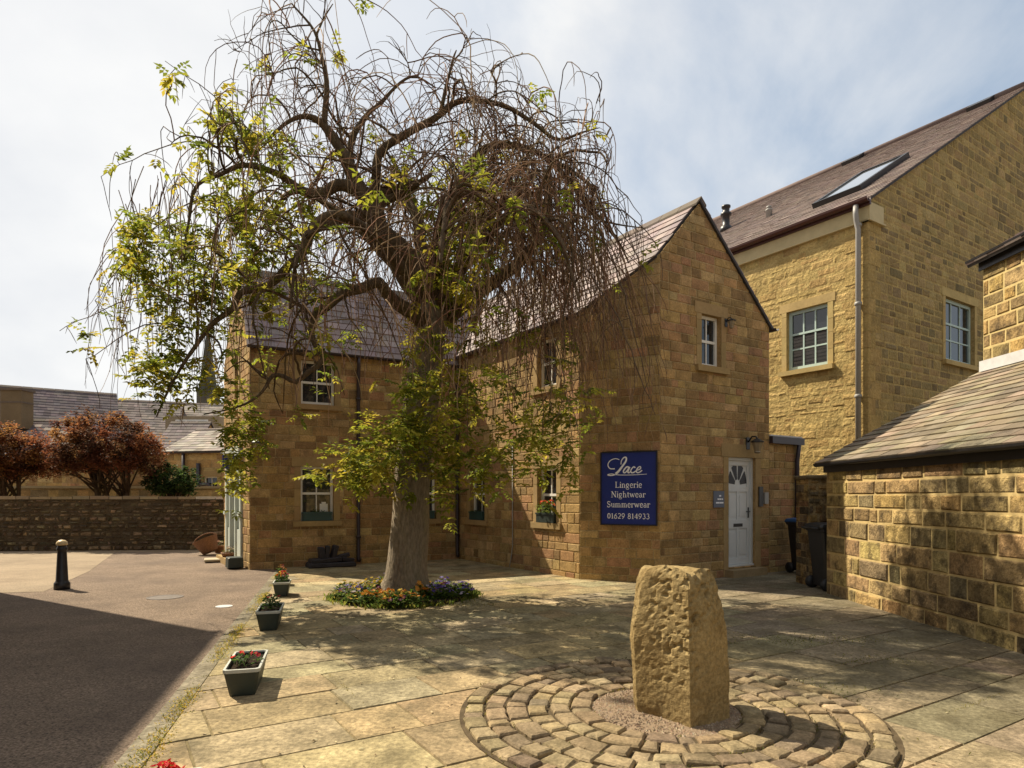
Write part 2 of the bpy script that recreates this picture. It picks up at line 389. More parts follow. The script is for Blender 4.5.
# ------------------------------------------------------------------ slate roofs
def slate_roof(mb, O, a, b, Wd, Ln, row=0.2, sw=0.25, pal=None, th=0.012, planes=(), var=0.16, backing=(0.05, 0.045, 0.045), back_th=0.05):
    """O lower corner, a along the eave, b up the slope, Wd along, Ln up"""
    a = a.normalized(); b = b.normalized(); n = a.cross(b)
    if n.z < 0: n = -n
    flip = a.cross(b).dot(n) < 0
    pal = pal or [(0.135, 0.11, 0.115), (0.115, 0.095, 0.10), (0.155, 0.125, 0.125), (0.13, 0.105, 0.10)]
    P3 = lambda s, t, d: O + a * s + b * t + n * d
    bp = clip_poly([(0, 0), (Wd, 0), (Wd, Ln), (0, Ln)], planes)
    k = len(bp); base = len(mb.v)
    mb.v.extend([tuple(P3(q[0], q[1], -0.004)) for q in bp]); mb.v.extend([tuple(P3(q[0], q[1], -back_th)) for q in bp])
    t_ = [base + i for i in range(k)]; u_ = [base + k + i for i in reversed(range(k))]
    if flip: t_.reverse(); u_.reverse()
    mb.face(t_, backing); mb.face(u_, backing)
    for i in range(k):
        q = (base + i, base + k + i, base + k + (i + 1) % k, base + (i + 1) % k)
        mb.face(q[::-1] if flip else q, backing)
    r = 0; t = 0.0
    while t < Ln:
        t1 = min(t + row * 1.02, Ln)
        s = -random.uniform(0, sw) if r % 2 else -sw * 0.5 * random.random()
        while s < Wd:
            w = sw * random.uniform(0.82, 1.18)
            p = clip_poly([(max(s, 0) + 0.002, t - random.uniform(0, 0.006)), (min(s + w, Wd) - 0.002, t - random.uniform(0, 0.006)), (min(s + w, Wd) - 0.002, t1), (max(s, 0) + 0.002, t1)], planes)
            if len(p) > 2 and area(p) > 0.001:
                c = jitter(random.choice(pal), var)
                k = len(p); bs = len(mb.v)
                dh = random.uniform(0, 0.006) + (0.008 if random.random() < 0.03 else 0)
                if random.random() < 0.05: c = tuple(x * 0.7 for x in c)
                mb.v.extend([tuple(P3(q[0], q[1], th * (1 - (q[1] - t) / row) * 1.3 + 0.002 + dh)) for q in p])
                mb.v.extend([tuple(P3(q[0], q[1], -0.002)) for q in p])
                f = [bs + i for i in range(k)]
                if flip: f.reverse()
                mb.face(f, c)
                for i in range(k):
                    q = (bs + i, bs + k + i, bs + k + (i + 1) % k, bs + (i + 1) % k)
                    mb.face(q[::-1] if flip else q, c)
            s += w
        t += row; r += 1

# ------------------------------------------------------------------ windows
def window(house, F, s0, s1, z0, z1, cols=2, rows=2, m='white', inset=0.09, sill=True, lintel=True, jambs=True, mid=None, barw=0.022, fr=0.05, label=None, deep_sill=0.06, dress=DRESS):
    mb = MB(); d0, d1 = -inset - 0.05, -inset
    for (a, b, c, d) in ((s0, s0 + fr, z0, z1), (s1 - fr, s1, z0, z1), (s0 + fr, s1 - fr, z0, z0 + fr * 1.3), (s0 + fr, s1 - fr, z1 - fr, z1)):
        F.block(mb, a, b, c, d, d0, d1, WHT)
    a0, a1, c0, c1 = s0 + fr, s1 - fr, z0 + fr * 1.3, z1 - fr
    zm = c0 + (c1 - c0) * (mid if mid else 0.5)
    F.block(mb, a0, a1, zm - 0.024, zm + 0.024, d0, d1 - 0.012, WHT)
    for i in range(1, cols):
        x = a0 + (a1 - a0) * i / cols
        F.block(mb, x - barw / 2, x + barw / 2, c0, zm - 0.024, d0 + 0.004, d1 - 0.02, WHT)
        F.block(mb, x - barw / 2, x + barw / 2, zm + 0.024, c1, d0 + 0.004, d1 - 0.016, WHT)
    for i in range(1, rows):
        z = c0 + (c1 - c0) * i / rows
        if abs(z - zm) < 0.08: continue
        F.block(mb, a0, a1, z - barw / 2, z + barw / 2, d0 + 0.006, d1 - 0.022, WHT)
    w = mb.build('window', M[m], house)
    if label: w['label'] = label
    g = MB(); F.block(g, a0 - 0.01, a1 + 0.01, c0 - 0.01, c1 + 0.01, d0 - 0.012, d0 + 0.012, WHT); g.build('pane', M['glass'], w)
    st = MB(); js = 0.13
    if jambs:
        for (a, b) in ((s0 - js, s0 - 0.001), (s1 + 0.001, s1 + js)):
            z = z0
            while z < z1 - 0.01:
                h = min(random.uniform(0.3, 0.5), z1 - z)
                F.block(st, a, b, z + 0.004, z + h - 0.003, -0.02, 0.014 + random.uniform(0, 0.003), jitter(dress, 0.1)); z += h
    if lintel: F.block(st, s0 - js - 0.05, s1 + js + 0.05, z1 + 0.002, z1 + 0.2, -0.02, 0.018, jitter(dress, 0.08))
    if jambs or lintel: st.build('surround', M['ashlar'], w)
    if sill:
        sl = MB(); F.block(sl, s0 - js - 0.03, s1 + js + 0.03, z0 - 0.11, z0 - 0.002, -inset - 0.03, deep_sill, jitter(dress, 0.08)); sl.build('sill', M['ashlar'], w)
    return w
def hole(s0, s1, z0, z1): return (s0, s1, z0, z1)

# =================================================================== THE GROUND
U = Vector((0.8354, 0.5496, 0)); D1 = Vector((-0.5496, 0.8354, 0))
K0 = Vector((-2.04, 3.57, 0)); KD = Vector((-0.258, 0.966, 0)).normalized(); KN = Vector((KD.y, -KD.x, 0))   # kerb line; KN points to the paving
mb = MB(); mb.poly([(-400, -60, -0.05), (400, -60, -0.05), (400, 600, -0.05), (-400, 600, -0.05)]); struct('ground', mb, M['concrete'])
# the road
mb = MB()
a = K0 - KD * 14; b = K0 + KD * 9.6
mb.poly([a, b, (-5.6, 14.0, -0.02), (-7.2, 17.2, -0.02), (-30, 18.0, -0.02), (-30, -10, -0.02)])
mb.v = [(v[0], v[1], -0.02) for v in mb.v]
struct('road', mb, M['asphalt'])
# a lighter strip beyond the bollard
mb = MB(); mb.poly([(-26, 6.4, -0.016), (-7.35, 10.2, -0.016), (-8.4, 12.9, -0.016), (-10.5, 17.2, -0.016), (-26, 17.6, -0.016)]); struct('side_path', mb, M['concrete'])
# kerb stones
mb = MB(); s = -13.5
while s < 9.4:
    l = random.uniform(0.7, 1.0); p0 = K0 + KD * (s + 0.006); p1 = K0 + KD * (s + l - 0.006)
    q = [p0 - KN * 0.16, p0, p1, p1 - KN * 0.16]
    q = [v for v in q]
    zt = -0.004 + random.uniform(-0.004, 0.004); bt = [Vector((v.x, v.y, -0.05)) for v in q]
    tp = [Vector((v.x, v.y, zt)) for v in q]; tp[0].z = tp[3].z = zt - 0.008
    mb.hexa([bt[1], bt[2], bt[3], bt[0], tp[1], tp[2], tp[3], tp[0]], jitter((0.23, 0.20, 0.14), 0.12)); s += l
struct('kerb', mb, M['flag'])
# paving: joints sheet and flagstones
mb = MB(); mb.poly([K0 - KD * 13.5 + Vector((0, 0, -0.009)), (14, -12, -0.009), (14, 24, -0.009), (-2, 20, -0.009), (-5.3, 16, -0.009), K0 + KD * 9.6 + Vector((0, 0, -0.009))])
struct('paving_bed', mb, M['joint'])
CC = Vector((1.06, 4.5, 0)); CR = 1.40
E1 = Vector((0.85, 0.527, 0)).normalized(); E2 = Vector((-E1.y, E1.x, 0))
mb = MB(); rn = random.Random(11)
PAL_FLAG = [(0.36, 0.28, 0.15), (0.32, 0.255, 0.14), (0.40, 0.325, 0.19), (0.29, 0.235, 0.135), (0.37, 0.28, 0.145), (0.35, 0.295, 0.18)]
PAL_GREY = [(0.225, 0.19, 0.125), (0.20, 0.17, 0.11), (0.245, 0.20, 0.13), (0.215, 0.18, 0.125)]
cs = E1.dot(K0); t = -9.0
while t < 17:
    h = rn.uniform(0.36, 0.64); s = -14 + rn.uniform(0, 0.6)
    while s < 13:
        l = rn.uniform(0.42, 1.0)
        j = 0.0035
        pts = []
        c0 = E1 * (s + l / 2) + E2 * (t + h / 2)
        if c0.x > 10 or c0.x < -7.5 or c0.y < -7 or c0.y > 17: s += l; continue
        pts = [(s + j, t + j), (s + l - j, t + j), (s + l - j, t + h - j), (s + j, t + h - j)]
        # keep right of the kerb: KN.(p-K0) >= 0.004
        A_, B_, C_ = -KN.dot(E1), -KN.dot(E2), -(KN.dot(K0) + 0.006)
        pts = clip_poly(pts, [(A_, B_, C_)])
        if len(pts) > 2 and area(pts) > 0.004:
            grey = max(0.0, min(1.0, (c0.x - 1.2 + rn.uniform(-0.4, 0.4)) / 2.2))
            p1, p2 = rn.choice(PAL_FLAG), rn.choice(PAL_GREY)
            col = jitter(tuple(p1[i] * (1 - grey) + p2[i] * grey for i in range(3)), 0.16)
            zt = rn.uniform(-0.003, 0.003); tx, ty = rn.uniform(-0.004, 0.004), rn.uniform(-0.004, 0.004)
            b0 = len(mb.v); n = len(pts); cx = sum(q[0] for q in pts) / n; cy = sum(q[1] for q in pts) / n
            for q in pts: v = E1 * q[0] + E2 * q[1]; mb.v.append((v.x, v.y, -0.014))
            for q in pts:
                dx, dy = q[0] - cx, q[1] - cy
                q2 = (cx + dx * (1 - 0.006 / max(abs(dx), 0.02)), cy + dy * (1 - 0.006 / max(abs(dy), 0.02)))
                v = E1 * q2[0] + E2 * q2[1]; mb.v.append((v.x, v.y, zt + tx * dx + ty * dy))
            mb.face([b0 + n + i for i in range(n)], col)
            for i in range(n): mb.face((b0 + i, b0 + (i + 1) % n, b0 + n + (i + 1) % n, b0 + n + i), col)
        s += l
    t += h
struct('paving', mb, M['flag'])
# the cobble circle
mb = MB(); mb.lathe((CC.x, CC.y, 0), [(CR + 0.02, -0.02), (CR + 0.02, 0.006), (0.001, 0.008)], 64, smooth=False); struct('cobble_bed', mb, mat('dark_joint', (0.10, 0.075, 0.045), 1.0, False, 9, 0.4, 60, 0.8, 0.01, spec=0.1))
mb = MB(); rn = random.Random(5); r = 0.50
PAL_SETT = [(0.29, 0.222, 0.128), (0.24, 0.182, 0.108), (0.335, 0.26, 0.155), (0.20, 0.152, 0.098), (0.27, 0.20, 0.117), (0.31, 0.235, 0.13)]
while r < CR - 0.05:
    wd = (CR - 0.50) / 6.0; th = rn.random() * 3; end = th + 2 * math.pi; n_ = max(8, int(2 * math.pi * (r + wd / 2) / 0.165))
    cuts = [th + 2 * math.pi * (i + rn.uniform(-0.24, 0.24)) / n_ for i in range(n_)]; cuts.append(cuts[0] + 2 * math.pi)
    for i in range(n_):
        t0, t1 = cuts[i], cuts[i + 1]; g = 0.009
        r0, r1 = r + g - 0.003 + rn.uniform(-0.006, 0.014), r + wd - g + 0.003 - rn.uniform(-0.006, 0.014)
        col = jitter(rn.choice(PAL_SETT), 0.11); rings = []
        zt = 0.030 + rn.uniform(-0.011, 0.012); jx = [(rn.uniform(-.007, .007), rn.uniform(-.007, .007)) for _ in range(8)]; tlx, tly = rn.uniform(-.06, .06), rn.uniform(-.06, .06)
        for (ins, z) in ((0.0, 0.0), (0.0, zt - 0.016), (0.010, zt - 0.004), (0.026, zt)):
            ring = []
            for k in range(4):
                u = k / 3
                aa = t0 + (t1 - t0) * u; aa += (0.5 - u) * 2 * ((g + ins) / r0)
                ring.append((CC.x + (r0 + ins) * math.cos(aa), CC.y + (r0 + ins) * math.sin(aa), z))
            for k in range(4):
                u = 1 - k / 3
                aa = t0 + (t1 - t0) * u; aa += (0.5 - u) * 2 * ((g + ins) / r1)
                ring.append((CC.x + (r1 - ins) * math.cos(aa), CC.y + (r1 - ins) * math.sin(aa), z))
            mxx = sum(q[0] for q in ring) / 8; myy = sum(q[1] for q in ring) / 8
            ring = [(q[0] + jx[e][0], q[1] + jx[e][1], q[2] + ((q[0] - mxx) * tlx + (q[1] - myy) * tly if z > 0.001 else 0)) for e, q in enumerate(ring)]
            ring.reverse(); rings.append([Vector(q) for q in ring])
        tl = (rn.uniform(-1, 1) * 0.006, rn.uniform(-1, 1) * 0.006)
        mb.loft(rings, col, smooth=False)
    r += wd
struct('cobbles', mb, M['sett'])
mb = MB(); rn = random.Random(3)
for i in range(2600):
    rr = 0.5 * math.sqrt(rn.random()); aa = rn.random() * 6.283; s_ = rn.uniform(0.005, 0.012)
    c = Vector((CC.x + rr * math.cos(aa), CC.y + rr * math.sin(aa), 0.012))
    q = [c + Vector((math.cos(k * 2.094 + aa) * s_, math.sin(k * 2.094 + aa) * s_, 0)) for k in range(3)]; tp = c + Vector((0, 0, s_ * 0.9))
    cl = jitter(rn.choice([(0.36, 0.27, 0.18), (0.30, 0.21, 0.145), (0.42, 0.34, 0.25)]), 0.2)
    for k in range(3): mb.poly([q[k], q[(k + 1) % 3], tp], cl)
mb.lathe((CC.x, CC.y, 0), [(0.515, 0.0), (0.50, 0.012), (0.001, 0.014)], 40, (0.27, 0.20, 0.135), smooth=False)
struct('gravel', mb, M['gravel'])
# manhole cover and patch in the road
mb = MB(); c = Gp(165, 596); mb.lathe((c.x, c.y, -0.02), [(0.25, 0), (0.25, 0.006), (0.225, 0.006), (0.225, 0.003), (0.001, 0.004)], 28, smooth=False)
M['iron'] = mat('worn_iron', (0.115, 0.09, 0.07), 0.7, False, 30, 0.4)
tag(mb.build('manhole_cover', M['iron']), 'round dark iron manhole cover set in the sunlit road', 'manhole cover')
mb = MB(); c = Gp(224, 605); mb.lathe((c.x, c.y, -0.02), [(0.11, 0), (0.11, 0.006), (0.001, 0.006)], 20, smooth=False)
tag(mb.build('stopcock_cover', M['lead']), 'small pale round cover in the road beside the kerb', 'cover')

# moss and weeds along the kerb and in the joints
def blade(mb, c, h, col, rn, spread=0.6):
    a = rn.random() * 6.283; d = Vector((math.cos(a), math.sin(a), 0)); w = Vector((-d.y, d.x, 0)) * h * 0.22
    top = c + d * h * spread + Vector((0, 0, h)); mid = c + d * h * spread * 0.35 + Vector((0, 0, h * 0.6))
    mb.poly([c - w * 0.6, c + w * 0.6, mid + w, top, mid - w], col)
mb = MB(); rn = random.Random(21)
for i in range(9000):
    s = rn.uniform(-1.5, 8.8)
    if math.sin(s * 2.3) + math.sin(s * 5.1 + 1) * 0.7 + rn.uniform(-0.8, 0.8) < 0.1: continue
    p = K0 + KD * s + KN * (rn.gauss(-0.02, 0.045)); p.z = -0.004
    blade(mb, p, rn.uniform(0.005, 0.017), jitter(rn.choice([(0.50, 0.36, 0.04), (0.38, 0.30, 0.04), (0.17, 0.19, 0.035)]), 0.2), rn, 1.2)
for (px, py, n, sd_) in ((830, 640, 140, 0.25), (790, 690, 110, 0.3), (530, 690, 40, 0.06), (870, 660, 60, 0.2), (600, 755, 40, 0.1), (820, 745, 60, 0.2), (465, 605, 200, 0.25), (760, 640, 80, 0.3)):
    c = Gp(px, py)
    for i in range(n * 3):
        p = c + Vector((rn.gauss(0, sd_ * 1.3), rn.gauss(0, sd_ * 0.6), 0)); p.z = 0.003
        blade(mb, p, rn.uniform(0.004, 0.016), jitter(rn.choice([(0.16, 0.17, 0.035), (0.25, 0.22, 0.04), (0.10, 0.13, 0.03)]), 0.2), rn, 1.3)
for i in range(2600):
    a = rn.random() * 6.283; r = 0.98 + rn.gauss(0, 0.07)
    if math.sin(a * 4 + 1) + rn.uniform(-1, 1) < -0.3: continue
    blade(mb, Vector((-1.60 + r * math.cos(a), 9.6 + r * math.sin(a), 0.002)), rn.uniform(0.02, 0.075), jitter(rn.choice([(0.10, 0.15, 0.03), (0.17, 0.20, 0.035), (0.22, 0.20, 0.04)]), 0.2), rn, 0.7)
for i in range(26):
    c = E1 * rn.uniform(-3, 6) + E2 * rn.uniform(1.5, 10); dr_ = rn.choice([E1, E2])
    if KN.dot(c - K0) < 0.1 or (c - CC).length < CR + 0.1: continue
    for k in range(90):
        p = c + dr_ * rn.gauss(0, 0.22) + Vector((rn.gauss(0, .012), rn.gauss(0, .012), 0.002)); blade(mb, p, rn.uniform(0.003, 0.011), jitter(rn.choice([(0.30, 0.24, 0.04), (0.17, 0.17, 0.035)]), 0.2), rn, 1.2)
for k in range(2200):
    a = rn.random() * 6.283; r = CR + rn.gauss(-0.01, 0.025) if rn.random() < 0.35 else 0.5 + rn.choice([0, 1, 2, 3, 4, 5]) * 0.15 + rn.gauss(0, .006)
    if math.sin(a * 5 + r * 9) + rn.uniform(-.6, .6) < 0.1: continue
    blade(mb, Vector((CC.x + r * math.cos(a), CC.y + r * math.sin(a), 0.012)), rn.uniform(0.006, 0.018), jitter(rn.choice([(0.13, 0.14, 0.03), (0.24, 0.20, 0.04), (0.12, 0.08, 0.03)]), 0.2), rn, 0.9)
tag(mb.build('moss', M['leaf']), 'yellow green moss and weeds along the kerb and paving joints', 'moss', kind='stuff')
# fallen debris on the paving
mb = MB(); rn = random.Random(77)
for i in range(900):
    p = Vector((rn.uniform(-4, 6), rn.uniform(3.2, 12), 0.006))
    if KN.dot(p - K0) < 0.02 or (p - CC).length < CR + 0.05: continue
    a = rn.random() * 6.28; s_ = rn.uniform(0.004, 0.014)
    d = Vector((math.cos(a), math.sin(a), 0)) * s_; w = Vector((-d.y, d.x, 0)) * 0.5
    mb.poly([p - d - w, p + d - w, p + d + w + Vector((0, 0, s_ * .4)), p - d + w], jitter(rn.choice([(0.16, 0.11, 0.06), (0.4, 0.34, 0.2), (0.1, 0.07, 0.04)]), 0.3))
tag(mb.build('leaf_litter', M['twig']), 'scattered dry bud scales and leaf litter on the paving', 'litter', kind='stuff')

# =================================================================== THE STONE HOUSE
A = Vector((1.21, 11.60, 0)); B = Vector((2.50, 10.96, 0)); C_ = B + U * 2.966; D = A + D1 * 4.48
E = Vector((-5.32, 13.20, 0)); Fv = E + D1 * 2.9
house = thing('stone_house', 'two-storey brown sandstone shop building with slate roofs, a steep gable and a white side door', 'house', (A.x, A.y, 0))
EAVE, RIDGE = 4.75, 6.66
# -- left flank of the wing
FDA = Frame(A, D, (-1, -0.3))
wins_da = [(0.675, 1.29, 0.97, 2.02), (3.28, 3.93, 0.94, 2.1), (0.675, 1.29, 3.56, 4.5)]
mb = MB(); stone_wall(mb, FDA, -0.05, EAVE, PAL_BROWN, holes=wins_da, ch=(0.13, 0.2), ln=(0.2, 0.5)); mb.build('wall', M['stone'], house)
for w in wins_da: window(house, FDA, *w, cols=2, rows=2)
# -- front, two cranked faces under one gable
apex = B + U * 0.964
FAB = Frame(A, B, (-0.4, -1)); FBC = Frame(B, C_, (0.5, -1))
kz = RIDGE - 0.964 * 1.12
la = (B - A).length
zl = EAVE
mb = MB()
stone_wall(mb, FAB, -0.05, 6.2, PAL_BROWN, ch=(0.13, 0.2), ln=(0.2, 0.5), planes=[(-(kz - zl) / la, 1, zl)])
mb.build('wall', M['stone'], house)
door_h = (1.749, 2.535, 0.17, 2.2)
gw = None
t0, t1 = 1.11, 1.56
wg = (1.02, 1.55, 3.80, 4.72)
mr_ = (RIDGE - EAVE) / (2.966 - 0.964)
mb = MB()
stone_wall(mb, FBC, -0.05, RIDGE, PAL_BROWN, ch=(0.12, 0.2), ln=(0.18, 0.5), holes=[door_h, wg], planes=[(-(RIDGE - kz) / 0.964, 1, kz), (mr_, 1, RIDGE + mr_ * 0.964)])
mb.build('wall', M['stone'], house)
window(house, FBC, *wg, cols=2, rows=2, deep_sill=0.08)
# low link beside the door
FLK = Frame(C_, C_ + U * 0.95, (0.5, -1))
mb = MB(); stone_wall(mb, FLK, -0.05, 2.55, PAL_BROWN, ch=(0.12, 0.2), ln=(0.18, 0.45)); 
FLS = Frame(C_ + U * 0.95, C_ + U * 0.95 + D1 * 3, (1, 0.5)); stone_wall(mb, FLS, -0.05, 2.55, PAL_BROWN); mb.build('wall', M['stone'], house)
mb = MB(); FLK.block(mb, -0.02, 1.02, 2.64, 2.67, -3.0, 0.05, WHT); mb.build('flat_roof', M['lead'], house)
mb = MB(); FLK.block(mb, -0.02, 1.02, 2.50, 2.635, 0.02, 0.10, WHT); mb.build('gutter', M['pipe'], house)
mb = MB(); mb.tube([FLK.p(0.86, 2.5, 0.08), FLK.p(0.86, 2.3, 0.06), FLK.p(0.83, 2.2, 0.06), FLK.p(0.83, 0.05, 0.06)], 0.042, 10); mb.build('downpipe', M['pipe'], house)
# right flank and rear
FC = Frame(C_, C_ + D1 * 6.5, (1, 0.5)); mb = MB(); stone_wall(mb, FC, 2.7, EAVE, PAL_BROWN); mb.build('wall', M['stone'], house)
# -- the range: front, end gable
FDE = Frame(D, E, (0.5, -1)); RE = 4.55; RR = 6.47
wins_de = [(2.92, 3.605, 0.95, 2.1), (2.90, 3.60, 3.42, 4.35), (0.58, 1.24, 0.95, 2.1), (0.58, 1.24, 3.42, 4.35)]
mb = MB(); stone_wall(mb, FDE, -0.05, RE, PAL_BROWN, ch=(0.13, 0.2), ln=(0.2, 0.5), holes=wins_de); mb.build('wall', M['stone'], house)
for w in wins_de:
    wo_ = window(house, FDE, *w, cols=2, rows=2)
    if w == wins_de[0]:
        nb = MB(); FDE.block(nb, 3.02, 3.19, 1.13, 1.31, -0.127, -0.121, WHT); FDE.block(nb, 3.06, 3.15, 1.311, 1.35, -0.127, -0.122, WHT); nb.build('notice', M['white'], wo_)
FEF = Frame(E, Fv, (-1, -0.5))
shop = (0.72, 2.5, 0.12, 2.55); slot = (1.15, 1.55, 3.2, 4.7)
gs = (RR - RE) / 1.45
PAL_ORANGE = [(0.38, 0.25, 0.11), (0.42, 0.28, 0.12), (0.34, 0.21, 0.095)]
mb = MB(); stone_wall(mb, FEF, -0.05, RR, PAL_ORANGE, ch=(0.13, 0.2), ln=(0.2, 0.5), holes=[shop, slot], planes=[(-gs, 1, RE), (gs, 1, RE + gs * 2.9)]); mb.build('wall', M['stone'], house)
window(house, FEF, *slot, cols=1, rows=2)
# shopfront: two posts, glazing, transom
mb = MB()
for (a, b) in ((0.72, 0.86), (1.30, 1.39), (1.92, 2.0), (2.36, 2.5)): FEF.block(mb, a, b, 0.12, 2.55, -0.12, 0.05, WHT)
FEF.block(mb, 0.72, 2.5, 2.32, 2.55, -0.1, 0.09, WHT); FEF.block(mb, 0.87, 2.35, 1.95, 2.03, -0.11, 0.03, WHT); FEF.block(mb, 0.87, 1.29, 0.12, 0.75, -0.11, 0.02, WHT); FEF.block(mb, 2.01, 2.35, 0.12, 0.75, -0.11, 0.02, WHT)
for (a, b) in ((0.70, 0.88), (1.28, 1.41), (2.34, 2.52)): FEF.block(mb, a, b, 1.05, 1.12, 0.0, 0.09, WHT)
sf = mb.build('shopfront', M['paleg'], house)
mb = MB(); FEF.block(mb, 0.86, 2.36, 0.2, 2.32, -0.10, -0.07, WHT); mb.build('pane', M['glass'], sf)
mb = MB(); FEF.block(mb, 0.70, 2.4, -0.02, 0.12, -0.1, 0.26, DRESS); mb.build('doorstep', M['ashlar'], house)
# rear walls of the range (plain)
FR = Frame(Fv, Fv + (D - E).normalized() * 8, (-0.5, 1)); mb = MB(); FR.poly(mb, [(0, 0), (8, 0), (8, RE), (0, RE)], (0.33, 0.24, 0.12)); mb.build('wall', M['ashlar'], house)
# -- roofs
W1 = (D - E).normalized(); N1 = Vector((-W1.y, W1.x, 0))      # N1 to the rear
def roof_pair(e0, along, length, back, half, ze, zr, over=0.1, verge=0.06, row=0.2, sw=0.26, pal=None, matl='slate', sides=(1, 1), half2=None, ze2=None):
    along = along.normalized(); half2 = half2 or half; ze2 = ze2 if ze2 is not None else ze
    sl = (zr - ze) / half; sl2 = (zr - ze2) / half2
    b1 = (back * half + Vector((0, 0, zr - ze))).normalized(); b2 = (-back * half2 + Vector((0, 0, zr - ze2))).normalized()
    L1 = math.hypot(half, zr - ze) + over; L2 = math.hypot(half2, zr - ze2) + over
    up = Vector((0, 0, 0.05))
    if sides[0]:
        mb = MB(); slate_roof(mb, e0 + Vector((0, 0, ze)) - along * verge - b1 * over + up, along, b1, length + verge * 2, L1, row, sw, pal); mb.build('roof', M[matl], house_ref[0])
    if sides[1]:
        mb = MB(); slate_roof(mb, e0 + back * (half + half2) + Vector((0, 0, ze2)) - along * verge - b2 * over + up, along, b2, length + verge * 2, L2, row, sw, pal); mb.build('roof', M[matl], house_ref[0])
    mb = MB(); rp = e0 + back * half + Vector((0, 0, zr + 0.075)); s = -verge
    while s < length + verge:
        l = min(0.45, length + verge - s); q0, q1 = rp + along * (s + 0.004), rp + along * (s + l - 0.004)
        k = 0.12
        for sg, slx in ((-1, sl), (1, sl2)):
            x = back * sg * k; dz = Vector((0, 0, -k * slx)); n = Vector((0, 0, 0.03))
            pts = [q0, q1, q1 + x + dz, q0 + x + dz]
            c = jitter((0.17, 0.14, 0.12), 0.12)
            mb.poly(pts if sg < 0 else pts[::-1], c); mb.poly([p_ + n for p_ in (pts[::-1] if sg < 0 else pts)], c)
            mb.poly([pts[2], pts[3], pts[3] + n, pts[2] + n], c); mb.poly([pts[0], pts[3], pts[3] + n, pts[0] + n], c); mb.poly([pts[1], pts[2], pts[2] + n, pts[1] + n], c)
        s += l
    mb.build('ridge_tiles', M['ashlar'], house_ref[0])
house_ref = [house]
PAL_SL = [(0.28, 0.225, 0.215), (0.24, 0.195, 0.195), (0.31, 0.25, 0.235), (0.26, 0.205, 0.19)]
roof_pair(E, W1, (D - E).length + 3.6, N1, 1.45, RE, RR, pal=PAL_SL, row=0.21, sw=0.3)
# wing: the left slope runs out over the cranked corner, the right slope down to C
half_l = (apex - A).dot(U)
eA = A - U * 0  # eave line through A
back_slope = (RIDGE - EAVE) / half_l
b1 = (U * half_l + Vector((0, 0, RIDGE - EAVE))).normalized(); L1 = math.hypot(half_l, RIDGE - EAVE)
ps0 = (A - apex).dot(D1)                  # start of the plan along D1 relative to the apex
# lower front corner at A, upper front corner at the apex, kink at B
Oo = A + Vector((0, 0, EAVE + 0.05)) - b1 * 0.1 - D1 * 1.2
sA, sB, sAp = 1.2, 1.2 + (B - A).dot(D1), 1.2 + (apex - A).dot(D1)
tA, tB, tAp = 0.1, 0.1 + L1 * ((B - A).dot(U)) / half_l, 0.1 + L1
def halfplane(p, q, off):
    # keep the side of larger s (behind the front edge), pushed forward by off
    dx, dy = q[0] - p[0], q[1] - p[1]; l = math.hypot(dx, dy); nx, ny = -dy / l, dx / l     # left normal
    if nx > 0: nx, ny = -nx, -ny
    return (nx, ny, nx * p[0] + ny * p[1] + off)
mb = MB(); slate_roof(mb, Oo, D1, b1, 8.9, L1 + 0.1, 0.21, 0.3, PAL_SL, planes=[halfplane((sA, tA), (sB, tB), 0.05), halfplane((sB, tB), (sAp, tAp), 0.05)]); mb.build('roof', M['slate'], house)
half_r = 2.966 - 0.964
b2 = (-U * half_r + Vector((0, 0, RIDGE - EAVE))).normalized(); L2 = math.hypot(half_r, RIDGE - EAVE)
mb = MB(); slate_roof(mb, C_ + Vector((0, 0, EAVE + 0.05)) - b2 * 0.1 - D1 * 0.05, D1, b2, 7.6, L2 + 0.1, 0.21, 0.3, PAL_SL); mb.build('roof', M['slate'], house)
mb = MB(); q = apex + Vector((0, 0, RIDGE + 0.07)); s = -0.06
while s < 7.4:
    l = 0.45
    for sg, slx in ((-1, back_slope), (1, mr_)):
        x = U * sg * 0.13 + Vector((0, 0, -0.13 * slx)); c = jitter((0.17, 0.14, 0.12), 0.15); p0 = q + D1 * (s + 0.005); p1 = q + D1 * (s + l - 0.005); n = Vector((0, 0, 0.035))
        r_ = [p0, p1, p1 + x, p0 + x]; r2 = [v + n for v in r_]
        mb.poly(r2, c); mb.poly(r_[::-1], c); mb.poly([r_[2], r_[3], r2[3], r2[2]], c); mb.poly([r_[0], r_[3], r2[3], r2[0]], c); mb.poly([r_[1], r_[2], r2[2], r2[1]], c)
    s += l
mb.build('ridge_tiles', M['ashlar'], house)
